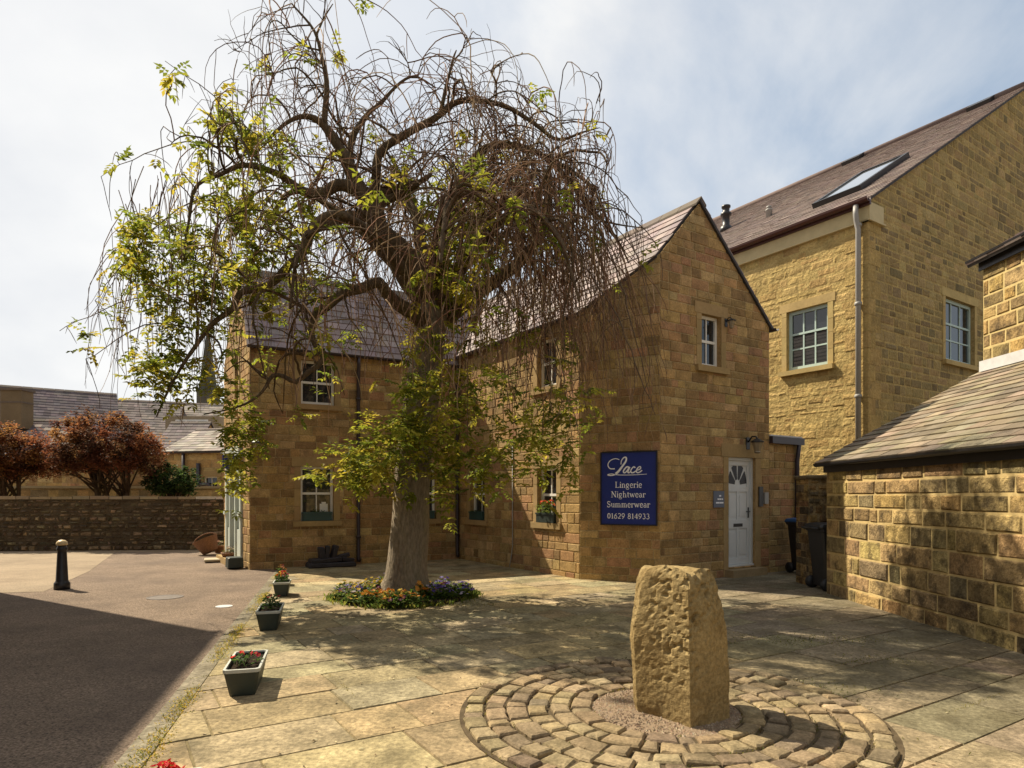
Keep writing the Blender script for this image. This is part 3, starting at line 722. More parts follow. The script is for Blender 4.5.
# gutters and downpipes
def gutter(F, s0, s1, z, d=0.1, m='pipe', r=0.055, parent=None):
    mb = MB(); pts = []
    n = 7
    for sx in (s0, s1):
        pts.append([F.p(sx, z - r * math.sin(math.pi * k / (n - 1)), d + r * math.cos(math.pi * k / (n - 1))) for k in range(n)] + [F.p(sx, z - 0.9 * r * math.sin(math.pi * k / (n - 1)), d + 0.86 * r * math.cos(math.pi * k / (n - 1))) for k in reversed(range(n))])
    mb.loft(pts)
    return mb.build('gutter', M[m], parent or house)
gutter(FDE, -0.1, FDE.L + 0.06, RE - 0.02); gutter(FDA, 0.0, FDA.L, EAVE - 0.02); gutter(FC, -0.12, 6.0, EAVE - 0.03)
def downpipe(F, s, zt, m='pipe', r=0.04, parent=None, zb=0.06, hop=False):
    mb = MB(); mb.tube([F.p(s, zt, 0.1), F.p(s, zt - 0.18, 0.1), F.p(s, zt - 0.34, 0.055), F.p(s, zb + 0.1, 0.055), F.p(s, zb, 0.12)], r, 10)
    z = zb + 0.5
    while z < zt - 0.4:
        mb.lathe(F.p(s, z, 0.055), [(r + 0.001, 0), (r + 0.014, 0.005), (r + 0.014, 0.05), (r + 0.001, 0.055)], 10); z += 1.5
    return mb.build('downpipe', M[m], parent or house)
downpipe(FDE, 2.4, RE - 0.05); downpipe(FDE, 0.07, RE - 0.05)
# thin grey overflow at the foot of the flank
mb = MB(); mb.tube([FDA.p(2.15, 2.6, 0.02), FDA.p(2.15, 0.45, 0.02), FDA.p(2.17, 0.3, 0.03), FDA.p(2.2, 0.02, 0.06)], 0.012, 6); mb.build('cable', M['greypipe'], house)
# -- the white door
mb = MB(); fr = 0.055
a, b, c, d = door_h
for q in ((a, a + fr, c, d), (b - fr, b, c, d), (a + fr, b - fr, d - fr, d)): FBC.block(mb, *q, -0.14, -0.05, WHT)
FBC.block(mb, a, b, c - 0.03, c + 0.03, -0.14, -0.02, WHT)
dr = mb.build('door', M['greypaint'], house)
mb = MB(); x0, x1, z0, z1 = a + fr, b - fr, c + 0.035, d - fr
FBC.block(mb, x0, x1, z0, z1, -0.135, -0.10, WHT)
for (p0, p1, q0, q1) in ((0, 0.10, 0, 1), (0.90, 1, 0, 1), (0.455, 0.545, 0.06, 0.73), (0.10, 0.90, 0, 0.06), (0.10, 0.90, 0.345, 0.43), (0.10, 0.90, 0.70, 0.745), (0.10, 0.90, 0.955, 1)):
    FBC.block(mb, x0 + (x1 - x0) * p0, x0 + (x1 - x0) * p1, z0 + (z1 - z0) * q0, z0 + (z1 - z0) * q1, -0.102, -0.085 + random.uniform(0, 0.0015), WHT)
for (p0, p1) in ((0.14, 0.42), (0.58, 0.86)):
    for (q0, q1) in ((0.09, 0.315), (0.46, 0.67)):
        FBC.block(mb, x0 + (x1 - x0) * p0, x0 + (x1 - x0) * p1, z0 + (z1 - z0) * q0, z0 + (z1 - z0) * q1, -0.102, -0.092, WHT)
lf = mb.build('leaf_panel', M['greypaint'], dr)
mb = MB(); cxm = (x0 + x1) / 2; zc = z0 + (z1 - z0) * 0.765; rx, rz_ = (x1 - x0) * 0.40, (z1 - z0) * 0.185
for k in range(4):                                     # sunburst fanlight panes
    a0, a1 = math.pi * (k + 0.10) / 4, math.pi * (k + 0.90) / 4
    pts = [(cxm - math.cos(v) * rx * 0.30, zc + math.sin(v) * rz_ * 0.3) for v in (a1, a0)] + [(cxm - math.cos(a0 + (a1 - a0) * u) * rx, zc + min(1.0, 1.15 * math.sin(a0 + (a1 - a0) * u)) * rz_) for u in (0, .25, .5, .75, 1)]
    FBC.poly(mb, pts[::-1] if False else pts, WHT, -0.0965); 
mb.build('fanlight', M['darkglass'], dr)
mb = MB(); FBC.block(mb, cxm - 0.13, cxm + 0.13, z0 + 0.70, z0 + 0.76, -0.1, -0.078, WHT); mb.build('letterbox', M['black'], dr)
mb = MB(); FBC.block(mb, x1 - 0.055, x1 - 0.02, z0 + 0.86, z0 + 1.06, -0.1, -0.078, WHT); mb.tube([FBC.p(x1 - 0.038, z0 + 0.98, -0.08), FBC.p(x1 - 0.038, z0 + 0.98, -0.04), FBC.p(x1 - 0.15, z0 + 0.98, -0.04)], 0.01, 6); mb.build('handle', M['black'], dr)
mb = MB()
for (p, q) in ((a - 0.14, a - 0.001), (b + 0.001, b + 0.16)):
    z = 0.0
    for h in (0.62, 0.5, 0.6, 0.48): FBC.block(mb, p, q, z + 0.004, z + h - 0.003, -0.02, 0.015, jitter(DRESS, 0.12)); z += h
FBC.block(mb, a - 0.2, b + 0.22, d + 0.003, d + 0.24, -0.02, 0.019, DRESS); mb.build('surround', M['ashlar'], dr)
mb = MB(); FBC.block(mb, a - 0.1, b + 0.1, 0.0, 0.135, -0.12, 0.2, (0.30, 0.22, 0.12)); mb.build('doorstep', M['ashlar'], house)

# =================================================================== THE TALL BUILDING
TG = Vector((7.67, 14.0, 0)); TZ = 7.85
tall = thing('tall_building', 'tall golden stone building with slate roof, skylight and sage sash windows rising behind the gable', 'building', (TG.x, TG.y, 0))
house_ref[0] = tall
FTL = Frame(TG, TG + D1 * 11, (-1, -0.5)); FTR = Frame(TG, TG + U * 17, (0.5, -1))
wl = (0.906, 1.94, 4.46, 5.88); wr = (3.53, 5.15, 4.81, 6.38)
GMORT = (0.46, 0.34, 0.135)
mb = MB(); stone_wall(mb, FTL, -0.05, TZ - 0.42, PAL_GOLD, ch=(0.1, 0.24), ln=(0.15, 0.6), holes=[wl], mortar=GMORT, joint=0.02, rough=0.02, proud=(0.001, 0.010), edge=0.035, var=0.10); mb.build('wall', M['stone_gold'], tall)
ps = (13.2 - TZ) / 8.5
mb = MB(); stone_wall(mb, FTR, -0.05, 13.2, [(0.36, 0.265, 0.115), (0.32, 0.235, 0.105), (0.39, 0.285, 0.125), (0.24, 0.18, 0.09), (0.34, 0.25, 0.11)], ch=(0.13, 0.25), ln=(0.2, 0.6), holes=[wr], mortar=GMORT, joint=0.018, rough=0.015, proud=(0.003, 0.012), edge=0.03, var=0.16, planes=[(-ps, 1, TZ), (ps, 1, TZ + ps * 17)]); mb.build('wall', M['stone_gold'], tall)  # this face's shade is put into a darker palette, along with weathered blocks
GDRESS = (0.44, 0.325, 0.14)
window(tall, FTL, *wl, cols=3, rows=3, m='sage', mid=0.62, deep_sill=0.1, dress=GDRESS, fr=0.075, barw=0.034); window(tall, FTR, *wr, cols=3, rows=3, m='sage', mid=0.62, deep_sill=0.1, dress=GDRESS, fr=0.075, barw=0.034)
# quoins at the corner, cornice under the eave
mb = MB(); z = 0.0; i = 0
while z < TZ - 0.45:
    h = 0.36; l1, l2 = (0.5, 0.28) if i % 2 else (0.28, 0.5)
    FTL.block(mb, -0.013, l1, z + 0.004, z + h - 0.004, -0.1, 0.013, jitter(PAL_GOLD[1], 0.09)); FTR.block(mb, -0.012, l2, z + 0.005, z + h - 0.005, -0.1, 0.012, jitter(PAL_GOLD[1], 0.09)); z += h; i += 1
mb.build('quoins', M['stone_gold'], tall)
mb = MB(); FTL.block(mb, -0.035, 11, TZ - 0.42, TZ - 0.08, -0.1, 0.06, WHT); FTL.block(mb, -0.038, 11, TZ - 0.46, TZ - 0.425, -0.1, 0.09, WHT); FTR.block(mb, -0.04, 0.55, TZ - 0.42, TZ - 0.05, -0.1, 0.05, WHT); FTR.block(mb, -0.09, 0.58, TZ - 0.46, TZ - 0.424, -0.1, 0.085, WHT); mb.build('cornice', M['cream'], tall)
PAL_RED = [(0.23, 0.18, 0.16), (0.20, 0.155, 0.14), (0.26, 0.205, 0.18), (0.215, 0.165, 0.145)]
bt = (U * 8.5 + Vector((0, 0, 13.2 - TZ))).normalized(); LT = math.hypot(8.5, 13.2 - TZ)
RO = TG + Vector((0, 0, TZ + 0.06)) - bt * 0.22 - D1 * 0.08
mb = MB(); slate_roof(mb, RO, D1, bt, 11.2, LT + 0.22, 0.22, 0.28, PAL_RED, var=0.14); mb.build('roof', M['slate'], tall)
bt2 = (-U * 8.5 + Vector((0, 0, 13.2 - TZ))).normalized()
mb = MB(); slate_roof(mb, TG + U * 17 + Vector((0, 0, TZ + 0.06)) - D1 * 0.08, D1, bt2, 11.2, LT, 0.5, 0.6, PAL_RED); mb.build('roof', M['slate'], tall)
mb = MB(); mb.tube([TG + U * 8.5 + Vector((0, 0, 13.30)) - D1 * 0.1, TG + U * 8.5 + Vector((0, 0, 13.30)) + D1 * 11.1], 0.10, 8, (0.16, 0.12, 0.11)); mb.build('ridge_tiles', M['ashlar'], tall)
gutter(FTL, -0.12, 11, TZ - 0.02, d=0.2, m='redgutter', r=0.085, parent=tall)
mb = MB(); FTL.block(mb, -0.1, 11, TZ - 0.14, TZ + 0.01, 0.062, 0.12, WHT); mb.build('fascia', M['redgutter'], tall)
mb = MB(); sP = 0.16
mb.tube([FTL.p(sP, TZ - 0.1, 0.2), FTL.p(sP, TZ - 0.3, 0.2), FTL.p(sP, TZ - 0.42, 0.17), FTL.p(sP, TZ - 0.6, 0.10), FTL.p(sP, 0.2, 0.10)], 0.055, 12)
for z in (TZ - 0.55, 5.6, 3.6, 1.6): mb.lathe(FTL.p(sP, z, 0.10), [(0.056, 0), (0.075, 0.01), (0.075, 0.07), (0.056, 0.08)], 12)
mb.build('downpipe', M['greypipe'], tall)
# roof furniture found on the roof plane
NT = D1.cross(bt); NT = NT if NT.z > 0 else -NT
def on_roof(px, py, off=0.0):
    o = Vector((0, 0, CAMH)); d = Vector(((px - CX) / FPX, 1, -(py - HY) / FPX)); t = (RO + NT * off - o).dot(NT) / d.dot(NT)
    q = o + d * t - RO; return q.dot(D1), q.dot(bt)
s_a, t_a = on_roof(811, 211); s_b, t_b = on_roof(864, 189); s_c, t_c = on_roof(896, 163)
print('skylight', s_a, t_a, s_b, t_b, s_c, t_c)
sk0, sk1 = s_b, s_a; tk0, tk1 = (t_a + t_b) / 2, t_c
def roof_box(mb, s0, s1, t0, t1, d0, d1, col=WHT):
    r = [(s0, t0), (s0, t1), (s1, t1), (s1, t0)]
    pts = [RO + D1 * s + bt * t + NT * d0 for s, t in r] + [RO + D1 * s + bt * t + NT * d1 for s, t in r]
    mb.hexa(pts, col)
mb = MB(); w_ = 0.09
roof_box(mb, sk0, sk0 + w_, tk0, tk1, 0, 0.14); roof_box(mb, sk1 - w_, sk1, tk0, tk1, 0, 0.14); roof_box(mb, sk0 + w_, sk1 - w_, tk0, tk0 + w_, 0, 0.139); roof_box(mb, sk0 + w_, sk1 - w_, tk1 - w_, tk1, 0, 0.139)
sk = mb.build('skylight', M['black'], tall)
M['skyglass'] = mat('skylight_glass', (0.25, 0.27, 0.28), 0.05, spec=1.0, coat=1.0)
mb = MB(); roof_box(mb, sk0 + w_, sk1 - w_, tk0 + w_, tk1 - w_, 0.02, 0.11); mb.build('pane', M['skyglass'], sk)
def roof_point(px, py):
    s, t = on_roof(px, py); return RO + D1 * s + bt * t
q = roof_point(726, 230); k = q.y / FPX
mb = MB(); mb.lathe(q, [(7 * k, -0.1), (5.5 * k, 3 * k), (3.6 * k, 4 * k), (3.6 * k, 14 * k), (5.4 * k, 14.5 * k), (5.4 * k, 16.5 * k), (3.4 * k, 17 * k), (3.4 * k, 22 * k), (4.4 * k, 22.3 * k), (4.4 * k, 24 * k)], 14); mb.build('flue', M['black'], tall)
q = roof_point(769, 217); k = q.y / FPX
mb = MB(); mb.lathe(q, [(3.2 * k, -0.1), (2.9 * k, 6 * k), (3.4 * k, 6.2 * k), (3.4 * k, 7.4 * k), (2 * k, 7.6 * k), (2 * k, 9 * k), (2.6 * k, 9.2 * k), (2.6 * k, 10.5 * k)], 12); mb.build('vent_pipe', M['greypipe'], tall)
for px in (806, 958):
    s, t = on_roof(px, 0.0 + 495 - 0.4603 * (px - 146)); mb = MB(); roof_box(mb, s - 0.35, s + 0.25, LT - 0.25, LT + 0.2, 0, 0.13, WHT); mb.build('ridge_vent', M['black'], tall)

# =================================================================== THE OUTBUILDING (right)
OX, OY, OE = 4.82, 9.95, 2.0
out = thing('outbuilding', 'low outbuilding of large blackened sandstone blocks with stone slate roof beside the yard', 'outbuilding', (OX, OY, 0))
FO = Frame(Vector((OX, OY, 0)), Vector((OX, -3.0, 0)), (-1, 0))
mb = MB(); bed = MB(); stone_wall(mb, FO, -0.05, OE, PAL_OUT, ch=(0.18, 0.26), ln=(0.25, 0.7), mortar=(0.50, 0.37, 0.16), joint=0.012, rough=0.014, proud=(0.004, 0.020), edge=0.014, var=0.26, bed=bed); mb.build('wall', M['stone_rough'], out); bed.build('pointing', M['mortar'], out)
FOE = Frame(Vector((OX, OY, 0)), Vector((11, OY, 0)), (0, 1))
rs = 0.555
mb = MB(); stone_wall(mb, FOE, -0.05, 3.4, PAL_OUT, ch=(0.19, 0.27), ln=(0.26, 0.7), mortar=(0.38, 0.29, 0.14), joint=0.026, proud=(0.01, 0.03), edge=0.02, planes=[(-rs, 1, OE)]); mb.build('wall', M['stone_rough'], out)
bo = Vector((1, 0, rs)).normalized(); AL = Vector((0, -1, 0))
PAL_SS = [(0.23, 0.19, 0.135), (0.20, 0.165, 0.12), (0.26, 0.215, 0.15), (0.17, 0.14, 0.10), (0.22, 0.175, 0.115)]
mb = MB(); slate_roof(mb, Vector((OX, OY + 0.1, OE + 0.06)) - bo * 0.16, AL, bo, 13.0, 2.4 / bo.x + 0.20, 0.17, 0.34, PAL_SS, th=0.011, var=0.22, back_th=0.06, backing=(0.06, 0.05, 0.04)); mb.build('roof', M['stoneslate'], out)
gutter(FO, -0.12, 12.9, OE - 0.02, d=0.11, m='black', r=0.05, parent=out)
mb = MB(); FO.block(mb, -0.02, 12.9, OE - 0.16, OE - 0.005, 0.022, 0.045, WHT); mb.build('fascia', M['black'], out)
UX = OX + 2.38; UZ0 = OE + 2.38 * rs; UE = 5.10
FU = Frame(Vector((UX, OY - 0.02, 0)), Vector((UX, -3.0, 0)), (-1, 0))
mb = MB(); bed = MB(); stone_wall(mb, FU, UZ0 - 0.25, UE, PAL_OUT[:2] + PAL_OUT[3:4] + PAL_OUT[5:] + [(0.45, 0.30, 0.11)], ch=(0.16, 0.25), ln=(0.25, 0.6), mortar=(0.52, 0.40, 0.17), joint=0.016, rough=0.012, proud=(0.004, 0.018), edge=0.014, var=0.2, bed=bed); bed.build('pointing', M['mortar'], out)
FU2 = Frame(Vector((UX, OY - 0.02, 0)), Vector((UX + 4, OY - 0.02, 0)), (0, 1)); stone_wall(mb, FU2, 0, UE + 2, PAL_OUT, mortar=(0.4, 0.3, 0.14), planes=[(-0.6, 1, UE)]); mb.build('wall', M['stone_rough'], out)
bu = Vector((1, 0, 0.6)).normalized()
mb = MB(); slate_roof(mb, Vector((UX, OY + 0.1, UE + 0.05)) - bu * 0.2, AL, bu, 13, 4.2, 0.22, 0.3, PAL_SL, th=0.014); mb.build('roof', M['slate'], out)
gutter(FU, -0.12, 12.9, UE - 0.0, d=0.14, m='black', r=0.06, parent=out)
mb = MB(); FU.block(mb, -0.02, 12.9, UE - 0.18, UE - 0.005, 0.035, 0.06, WHT); mb.build('fascia', M['black'], out)
mb = MB(); FU.block(mb, -0.02, 12.9, UZ0 + 0.06, UZ0 + 0.22, -0.02, 0.05, WHT); mb.build('flashing', M['lead'], out)
# short rubble pier past its corner
pier = thing('rubble_pier', 'short rubble stone pier behind the black bin at the outbuilding corner', 'wall', (5.3, 10.9, 0))
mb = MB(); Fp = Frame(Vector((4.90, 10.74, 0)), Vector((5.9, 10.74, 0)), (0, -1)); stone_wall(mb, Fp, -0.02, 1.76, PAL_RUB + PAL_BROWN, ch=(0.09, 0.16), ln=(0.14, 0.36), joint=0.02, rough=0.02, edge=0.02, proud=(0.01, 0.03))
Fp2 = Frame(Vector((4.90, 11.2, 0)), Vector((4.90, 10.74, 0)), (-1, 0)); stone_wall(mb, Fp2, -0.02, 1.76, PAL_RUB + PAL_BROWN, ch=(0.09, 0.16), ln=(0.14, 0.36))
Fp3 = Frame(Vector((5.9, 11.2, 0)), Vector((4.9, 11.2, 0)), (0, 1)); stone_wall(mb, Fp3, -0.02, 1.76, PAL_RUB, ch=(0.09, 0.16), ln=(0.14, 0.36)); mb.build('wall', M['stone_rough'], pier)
mb = MB(); mb.box((5.4, 10.97, 1.795), (1.08, 0.54, 0.07), (0.22, 0.17, 0.1), bev=0.02); mb.build('coping', M['stone_rough'], pier)

# =================================================================== SHADE HOUSE, out of frame on the left
SH = Vector((-8.68, 10.56, 0)); se = -KD; sn = KN
shade = thing('neighbour_house', 'stone house just out of frame whose shadow crosses the road', 'house', (SH.x, SH.y, 0))
Fs = Frame(SH, SH + se * 14, (sn.x, sn.y)); wins_s = [(1.5, 2.5, 0.9, 2.3), (4.5, 5.5, 0.9, 2.3), (1.5, 2.5, 3.6, 4.9), (4.5, 5.5, 3.6, 4.9)]
mb = MB(); stone_wall(mb, Fs, -0.05, 7.0, PAL_BROWN, ch=(0.2, 0.3), ln=(0.3, 0.8), holes=wins_s); mb.build('wall', M['stone'], shade)
for w in wins_s: window(shade, Fs, *w)
Fs2 = Frame(SH, SH - sn * 7, (KD.x, KD.y)); mb = MB(); stone_wall(mb, Fs2, -0.05, 9.6, PAL_BROWN, ch=(0.2, 0.3), ln=(0.3, 0.8), planes=[(-0.7, 1, 7.0), (0.7, 1, 7.0 + 4.9)]); mb.build('wall', M['stone'], shade)
house_ref[0] = shade
roof_pair(SH, se, 14, -sn, 3.5, 7.0, 9.45, row=0.4, sw=0.5, over=0.03)

# =================================================================== SIGNS, LAMPS AND SMALL THINGS ON THE WALLS
def arc(cx, cy, rx, ry, a0, a1, n=8): return [(cx + rx * math.cos(R(a0 + (a1 - a0) * i / n)), cy + ry * math.sin(R(a0 + (a1 - a0) * i / n))) for i in range(n + 1)]
TK, TN = 0.10, 0.045
def sf_(x, y, w=0.2): return ([(x - w / 2, y), (x + w / 2, y)], TN)
def st_(x, y0, y1): return ([(x, y0), (x, y1)], TK)
def bowl(cx, cy, rx, ry): return [(arc(cx, cy, rx, ry, 60, 300), TK * 0.95), (arc(cx, cy, rx, ry, -62, 62), TK * 0.6)]
GLY = {
 'L': (0.60, [st_(0.14, 0, 0.72), sf_(0.14, 0.71, 0.26), ([(0.03, 0.02), (0.55, 0.02)], TN), ([(0.54, 0.0), (0.56, 0.18)], TN)]),
 'i': (0.28, [st_(0.14, 0, 0.48), sf_(0.14, 0.01, 0.24), ([(0.04, 0.46), (0.14, 0.46)], TN), ([(0.14, 0.60), (0.14, 0.70)], TK)]),
 'n': (0.58, [st_(0.13, 0, 0.48), sf_(0.13, 0.01, 0.24), (arc(0.28, 0.30, 0.15, 0.17, 170, 0), TN * 1.3), st_(0.43, 0, 0.32), sf_(0.43, 0.01, 0.24), ([(0.03, 0.46), (0.13, 0.46)], TN)]),
 'g': (0.54, bowl(0.24, 0.31, 0.16, 0.16) + [(arc(0.24, -0.10, 0.19, 0.11, 0, 360, 14), TN * 1.3), ([(0.14, 0.16), (0.10, 0.06), (0.34, 0.02)], TN * 1.4), ([(0.36, 0.44), (0.48, 0.47)], TN)]),
 'e': (0.48, [(arc(0.24, 0.24, 0.18, 0.24, 30, 320, 12), TK * 0.85), ([(0.07, 0.27), (0.41, 0.27)], TN), (arc(0.24, 0.27, 0.175, 0.21, 0, 60, 5), TK * 0.7)]),
 'r': (0.42, [st_(0.13, 0, 0.48), sf_(0.13, 0.01, 0.25), (arc(0.30, 0.27, 0.17, 0.19, 170, 50), TN * 1.3), ([(0.37, 0.42), (0.39, 0.36)], TK), ([(0.03, 0.46), (0.13, 0.46)], TN)]),
 'N': (0.76, [([(0.13, 0), (0.13, 0.72)], TN * 1.2), ([(0.12, 0.71), (0.62, 0.02)], TK * 1.15), ([(0.62, 0), (0.62, 0.72)], TN * 1.2), sf_(0.12, 0.01, 0.24), sf_(0.12, 0.71, 0.22), sf_(0.62, 0.71, 0.24)]),
 'h': (0.58, [st_(0.13, 0, 0.74), sf_(0.13, 0.01, 0.24), (arc(0.28, 0.30, 0.15, 0.17, 170, 0), TN * 1.3), st_(0.43, 0, 0.32), sf_(0.43, 0.01, 0.24), ([(0.03, 0.72), (0.13, 0.72)], TN)]),
 't': (0.36, [st_(0.16, 0.08, 0.62), ([(0.03, 0.46), (0.31, 0.46)], TN), (arc(0.24, 0.09, 0.08, 0.08, 180, 330), TN * 1.3)]),
 'w': (0.76, [([(0.08, 0.47), (0.24, 0.02)], TK), ([(0.24, 0.02), (0.37, 0.44)], TN * 1.2), ([(0.35, 0.47), (0.51, 0.02)], TK), ([(0.51, 0.02), (0.66, 0.47)], TN * 1.2), sf_(0.08, 0.47, 0.2), sf_(0.66, 0.47, 0.18)]),
 'a': (0.50, [(arc(0.22, 0.32, 0.14, 0.15, 150, 0), TN * 1.4), st_(0.36, 0.05, 0.33), (arc(0.21, 0.14, 0.14, 0.13, 75, 320, 10), TK * 0.8), ([(0.36, 0.05), (0.46, 0.02)], TN)]),
 'S': (0.56, [(arc(0.27, 0.54, 0.18, 0.16, 40, 250, 9), TK * 0.8), ([(0.20, 0.40), (0.36, 0.32)], TK * 1.1), (arc(0.26, 0.19, 0.20, 0.18, 70, -150, 9), TK * 0.8), ([(0.43, 0.55), (0.45, 0.72)], TN), ([(0.06, 0.20), (0.07, 0.0)], TN)]),
 'u': (0.58, [st_(0.13, 0.16, 0.47), (arc(0.28, 0.17, 0.15, 0.16, 180, 350), TN * 1.3), st_(0.43, 0, 0.47), sf_(0.08, 0.46, 0.16), sf_(0.39, 0.46, 0.14), sf_(0.47, 0.01, 0.14)]),
 'm': (0.86, [st_(0.13, 0, 0.48), (arc(0.27, 0.30, 0.14, 0.17, 170, 0), TN * 1.3), st_(0.41, 0, 0.32), (arc(0.55, 0.30, 0.14, 0.17, 170, 0), TN * 1.3), st_(0.69, 0, 0.32), sf_(0.13, 0.01, 0.22), sf_(0.41, 0.01, 0.22), sf_(0.69, 0.01, 0.22), ([(0.03, 0.46), (0.13, 0.46)], TN)]),
 '0': (0.54, [(arc(0.26, 0.34, 0.17, 0.33, 110, 250, 8), TK), (arc(0.26, 0.34, 0.17, 0.33, -70, 70, 8), TK), (arc(0.26, 0.34, 0.17, 0.33, 70, 110, 4), TN), (arc(0.26, 0.34, 0.17, 0.33, 250, 290, 4), TN)]),
 '1': (0.40, [st_(0.20, 0, 0.68), sf_(0.20, 0.01, 0.26), ([(0.08, 0.58), (0.20, 0.67)], TN)]),
 '6': (0.54, [(arc(0.26, 0.21, 0.18, 0.20, 0, 360, 16), TK * 0.8), ([(0.10, 0.25), (0.16, 0.45), (0.28, 0.58), (0.42, 0.66)], TK * 0.7)]),
 '2': (0.52, [(arc(0.25, 0.50, 0.17, 0.17, 160, -10, 9), TN * 1.6), ([(0.41, 0.46), (0.32, 0.30), (0.08, 0.04)], TK * 0.8), ([(0.06, 0.035), (0.44, 0.035)], TK * 0.8)]),
 '9': (0.54, [(arc(0.26, 0.46, 0.18, 0.20, 0, 360, 16), TK * 0.8), ([(0.42, 0.42), (0.36, 0.22), (0.24, 0.09), (0.10, 0.01)], TK * 0.7)]),
 '8': (0.54, [(arc(0.26, 0.51, 0.14, 0.155, 0, 360, 14), TK * 0.75), (arc(0.26, 0.18, 0.18, 0.17, 0, 360, 14), TK * 0.75)]),
 '4': (0.54, [st_(0.36, 0, 0.68), ([(0.36, 0.67), (0.05, 0.20)], TN), ([(0.04, 0.19), (0.50, 0.19)], TN * 1.3), sf_(0.36, 0.01, 0.2)]),
 '3': (0.52, [(arc(0.23, 0.52, 0.15, 0.15, 150, -80, 9), TK * 0.7), (arc(0.23, 0.19, 0.18, 0.18, 85, -150, 9), TK * 0.8)]),
 ' ': (0.30, [])}
zbump = [0]
def ribbon(mb, F, pts, w0, w1, s0, z0, sc, d):
    zbump[0] = (zbump[0] + 1) % 40; dd = d + zbump[0] * 0.00006
    n = len(pts)
    L, Rr = [], []
    for i, p in enumerate(pts):
        q0, q1 = pts[max(0, i - 1)], pts[min(n - 1, i + 1)]; dx, dy = q1[0] - q0[0], q1[1] - q0[1]; l = math.hypot(dx, dy) or 1
        w = (w0 + (w1 - w0) * i / max(1, n - 1)) / 2
        L.append((s0 + (p[0] - dy / l * w) * sc, z0 + (p[1] + dx / l * w) * sc)); Rr.append((s0 + (p[0] + dy / l * w) * sc, z0 + (p[1] - dx / l * w) * sc))
    for i in range(n - 1): F.poly(mb, [Rr[i], Rr[i + 1], L[i + 1], L[i]], WHT, dd)
def text_line(mb, F, txt, sc_, zbase, width, cap, d):
    tot = sum(GLY[c][0] for c in txt); sc = cap / 0.72; kx = width / (tot * sc)
    x = sc_ - width / 2
    for c in txt:
        w, strokes = GLY[c]
        for pts, wd in strokes: ribbon(mb, F, [(p[0] * kx, p[1]) for p in pts], wd, wd, x, zbase, sc, d)
        x += w * sc * kx
# big blue sign; s runs from A to B on the cranked face
def s_at(F, px):
    k = (px - CX) / FPX; return (k * F.O.y - F.O.x) / (F.e.x - k * F.e.y)
ss0, ss1 = s_at(FAB, 602.5), s_at(FAB, 656.5); Ys = FAB.p((ss0 + ss1) / 2, 0).y; sz0, sz1 = CAMH - (524 - HY) / FPX * Ys, CAMH + (HY - 452.8) / FPX * Ys
sgn = thing('shop_sign', 'large blue board reading Lace, Lingerie, Nightwear, Summerwear 01629 814933 on the gable wall', 'sign', FAB.p((ss0 + ss1) / 2, sz0, 0.02))
mb = MB(); FAB.block(mb, ss0, ss1, sz0, sz1, 0.02, 0.045, WHT); mb.build('board', M['signblue'], sgn)
mb = MB(); e_ = 0.022
for q in ((ss0 - e_, ss0, sz0 - e_, sz1 + e_), (ss1, ss1 + e_, sz0 - e_, sz1 + e_), (ss0, ss1, sz0 - e_, sz0), (ss0, ss1, sz1, sz1 + e_)): FAB.block(mb, *q, 0.02, 0.055, WHT)
mb.build('frame', mat('sign_frame', (0.012, 0.014, 0.03), 0.4), sgn)
mb = MB(); wS, hS = ss1 - ss0, sz1 - sz0; mid = (ss0 + ss1) / 2; dS = 0.047
U_ = lambda u, v: (ss0 + wS * u, sz0 + hS * v)
def script(pts, w0, w1):
    ribbon(mb, FAB, [(p[0] * wS, (1 - p[1]) * hS) for p in pts], w0 * wS, w1 * wS, ss0, sz0, 1.0, dS)
def smooth(pts, n=6):
    out = []
    for i in range(len(pts) - 1):
        p0, p1, p2, p3 = pts[max(0, i - 1)], pts[i], pts[i + 1], pts[min(len(pts) - 1, i + 2)]
        for k in range(n):
            t = k / n
            out.append(tuple(0.5 * (2 * p1[j] + (p2[j] - p0[j]) * t + (2 * p0[j] - 5 * p1[j] + 4 * p2[j] - p3[j]) * t * t + (3 * p1[j] - p0[j] - 3 * p2[j] + p3[j]) * t ** 3) for j in (0, 1)))
    out.append(pts[-1]); return out
# the script "Lace" in board fractions measured from the top left
script(smooth([(0.25, 0.222), (0.16, 0.218), (0.12, 0.165), (0.165, 0.105), (0.26, 0.08), (0.335, 0.095)]), 0.020, 0.012)
script(smooth([(0.365, 0.165), (0.375, 0.11), (0.42, 0.068), (0.462, 0.07), (0.455, 0.12), (0.39, 0.19), (0.33, 0.25), (0.265, 0.297)]), 0.014, 0.045)
script(smooth([(0.29, 0.295), (0.20, 0.315), (0.125, 0.312), (0.13, 0.30), (0.20, 0.295), (0.32, 0.31), (0.6, 0.312), (0.84, 0.303)]), 0.022, 0.008)
script(smooth([(0.515, 0.205), (0.47, 0.20), (0.415, 0.25), (0.42, 0.28), (0.46, 0.27), (0.51, 0.215)]), 0.028, 0.02); script(smooth([(0.525, 0.20), (0.495, 0.26), (0.51, 0.282), (0.545, 0.262)]), 0.035, 0.018)
script(smooth([(0.63, 0.215), (0.60, 0.20), (0.55, 0.245), (0.56, 0.28), (0.60, 0.278), (0.645, 0.255)]), 0.022, 0.022)
script(smooth([(0.655, 0.25), (0.72, 0.23), (0.725, 0.203), (0.69, 0.205), (0.65, 0.25), (0.665, 0.282), (0.71, 0.275), (0.755, 0.25)]), 0.02, 0.02)
text_line(mb, FAB, 'Lingerie', mid + 0.005, sz0 + hS * 0.510, wS * 0.50, hS * 0.083, dS)
text_line(mb, FAB, 'Nightwear', mid, sz0 + hS * 0.375, wS * 0.64, hS * 0.083, dS)
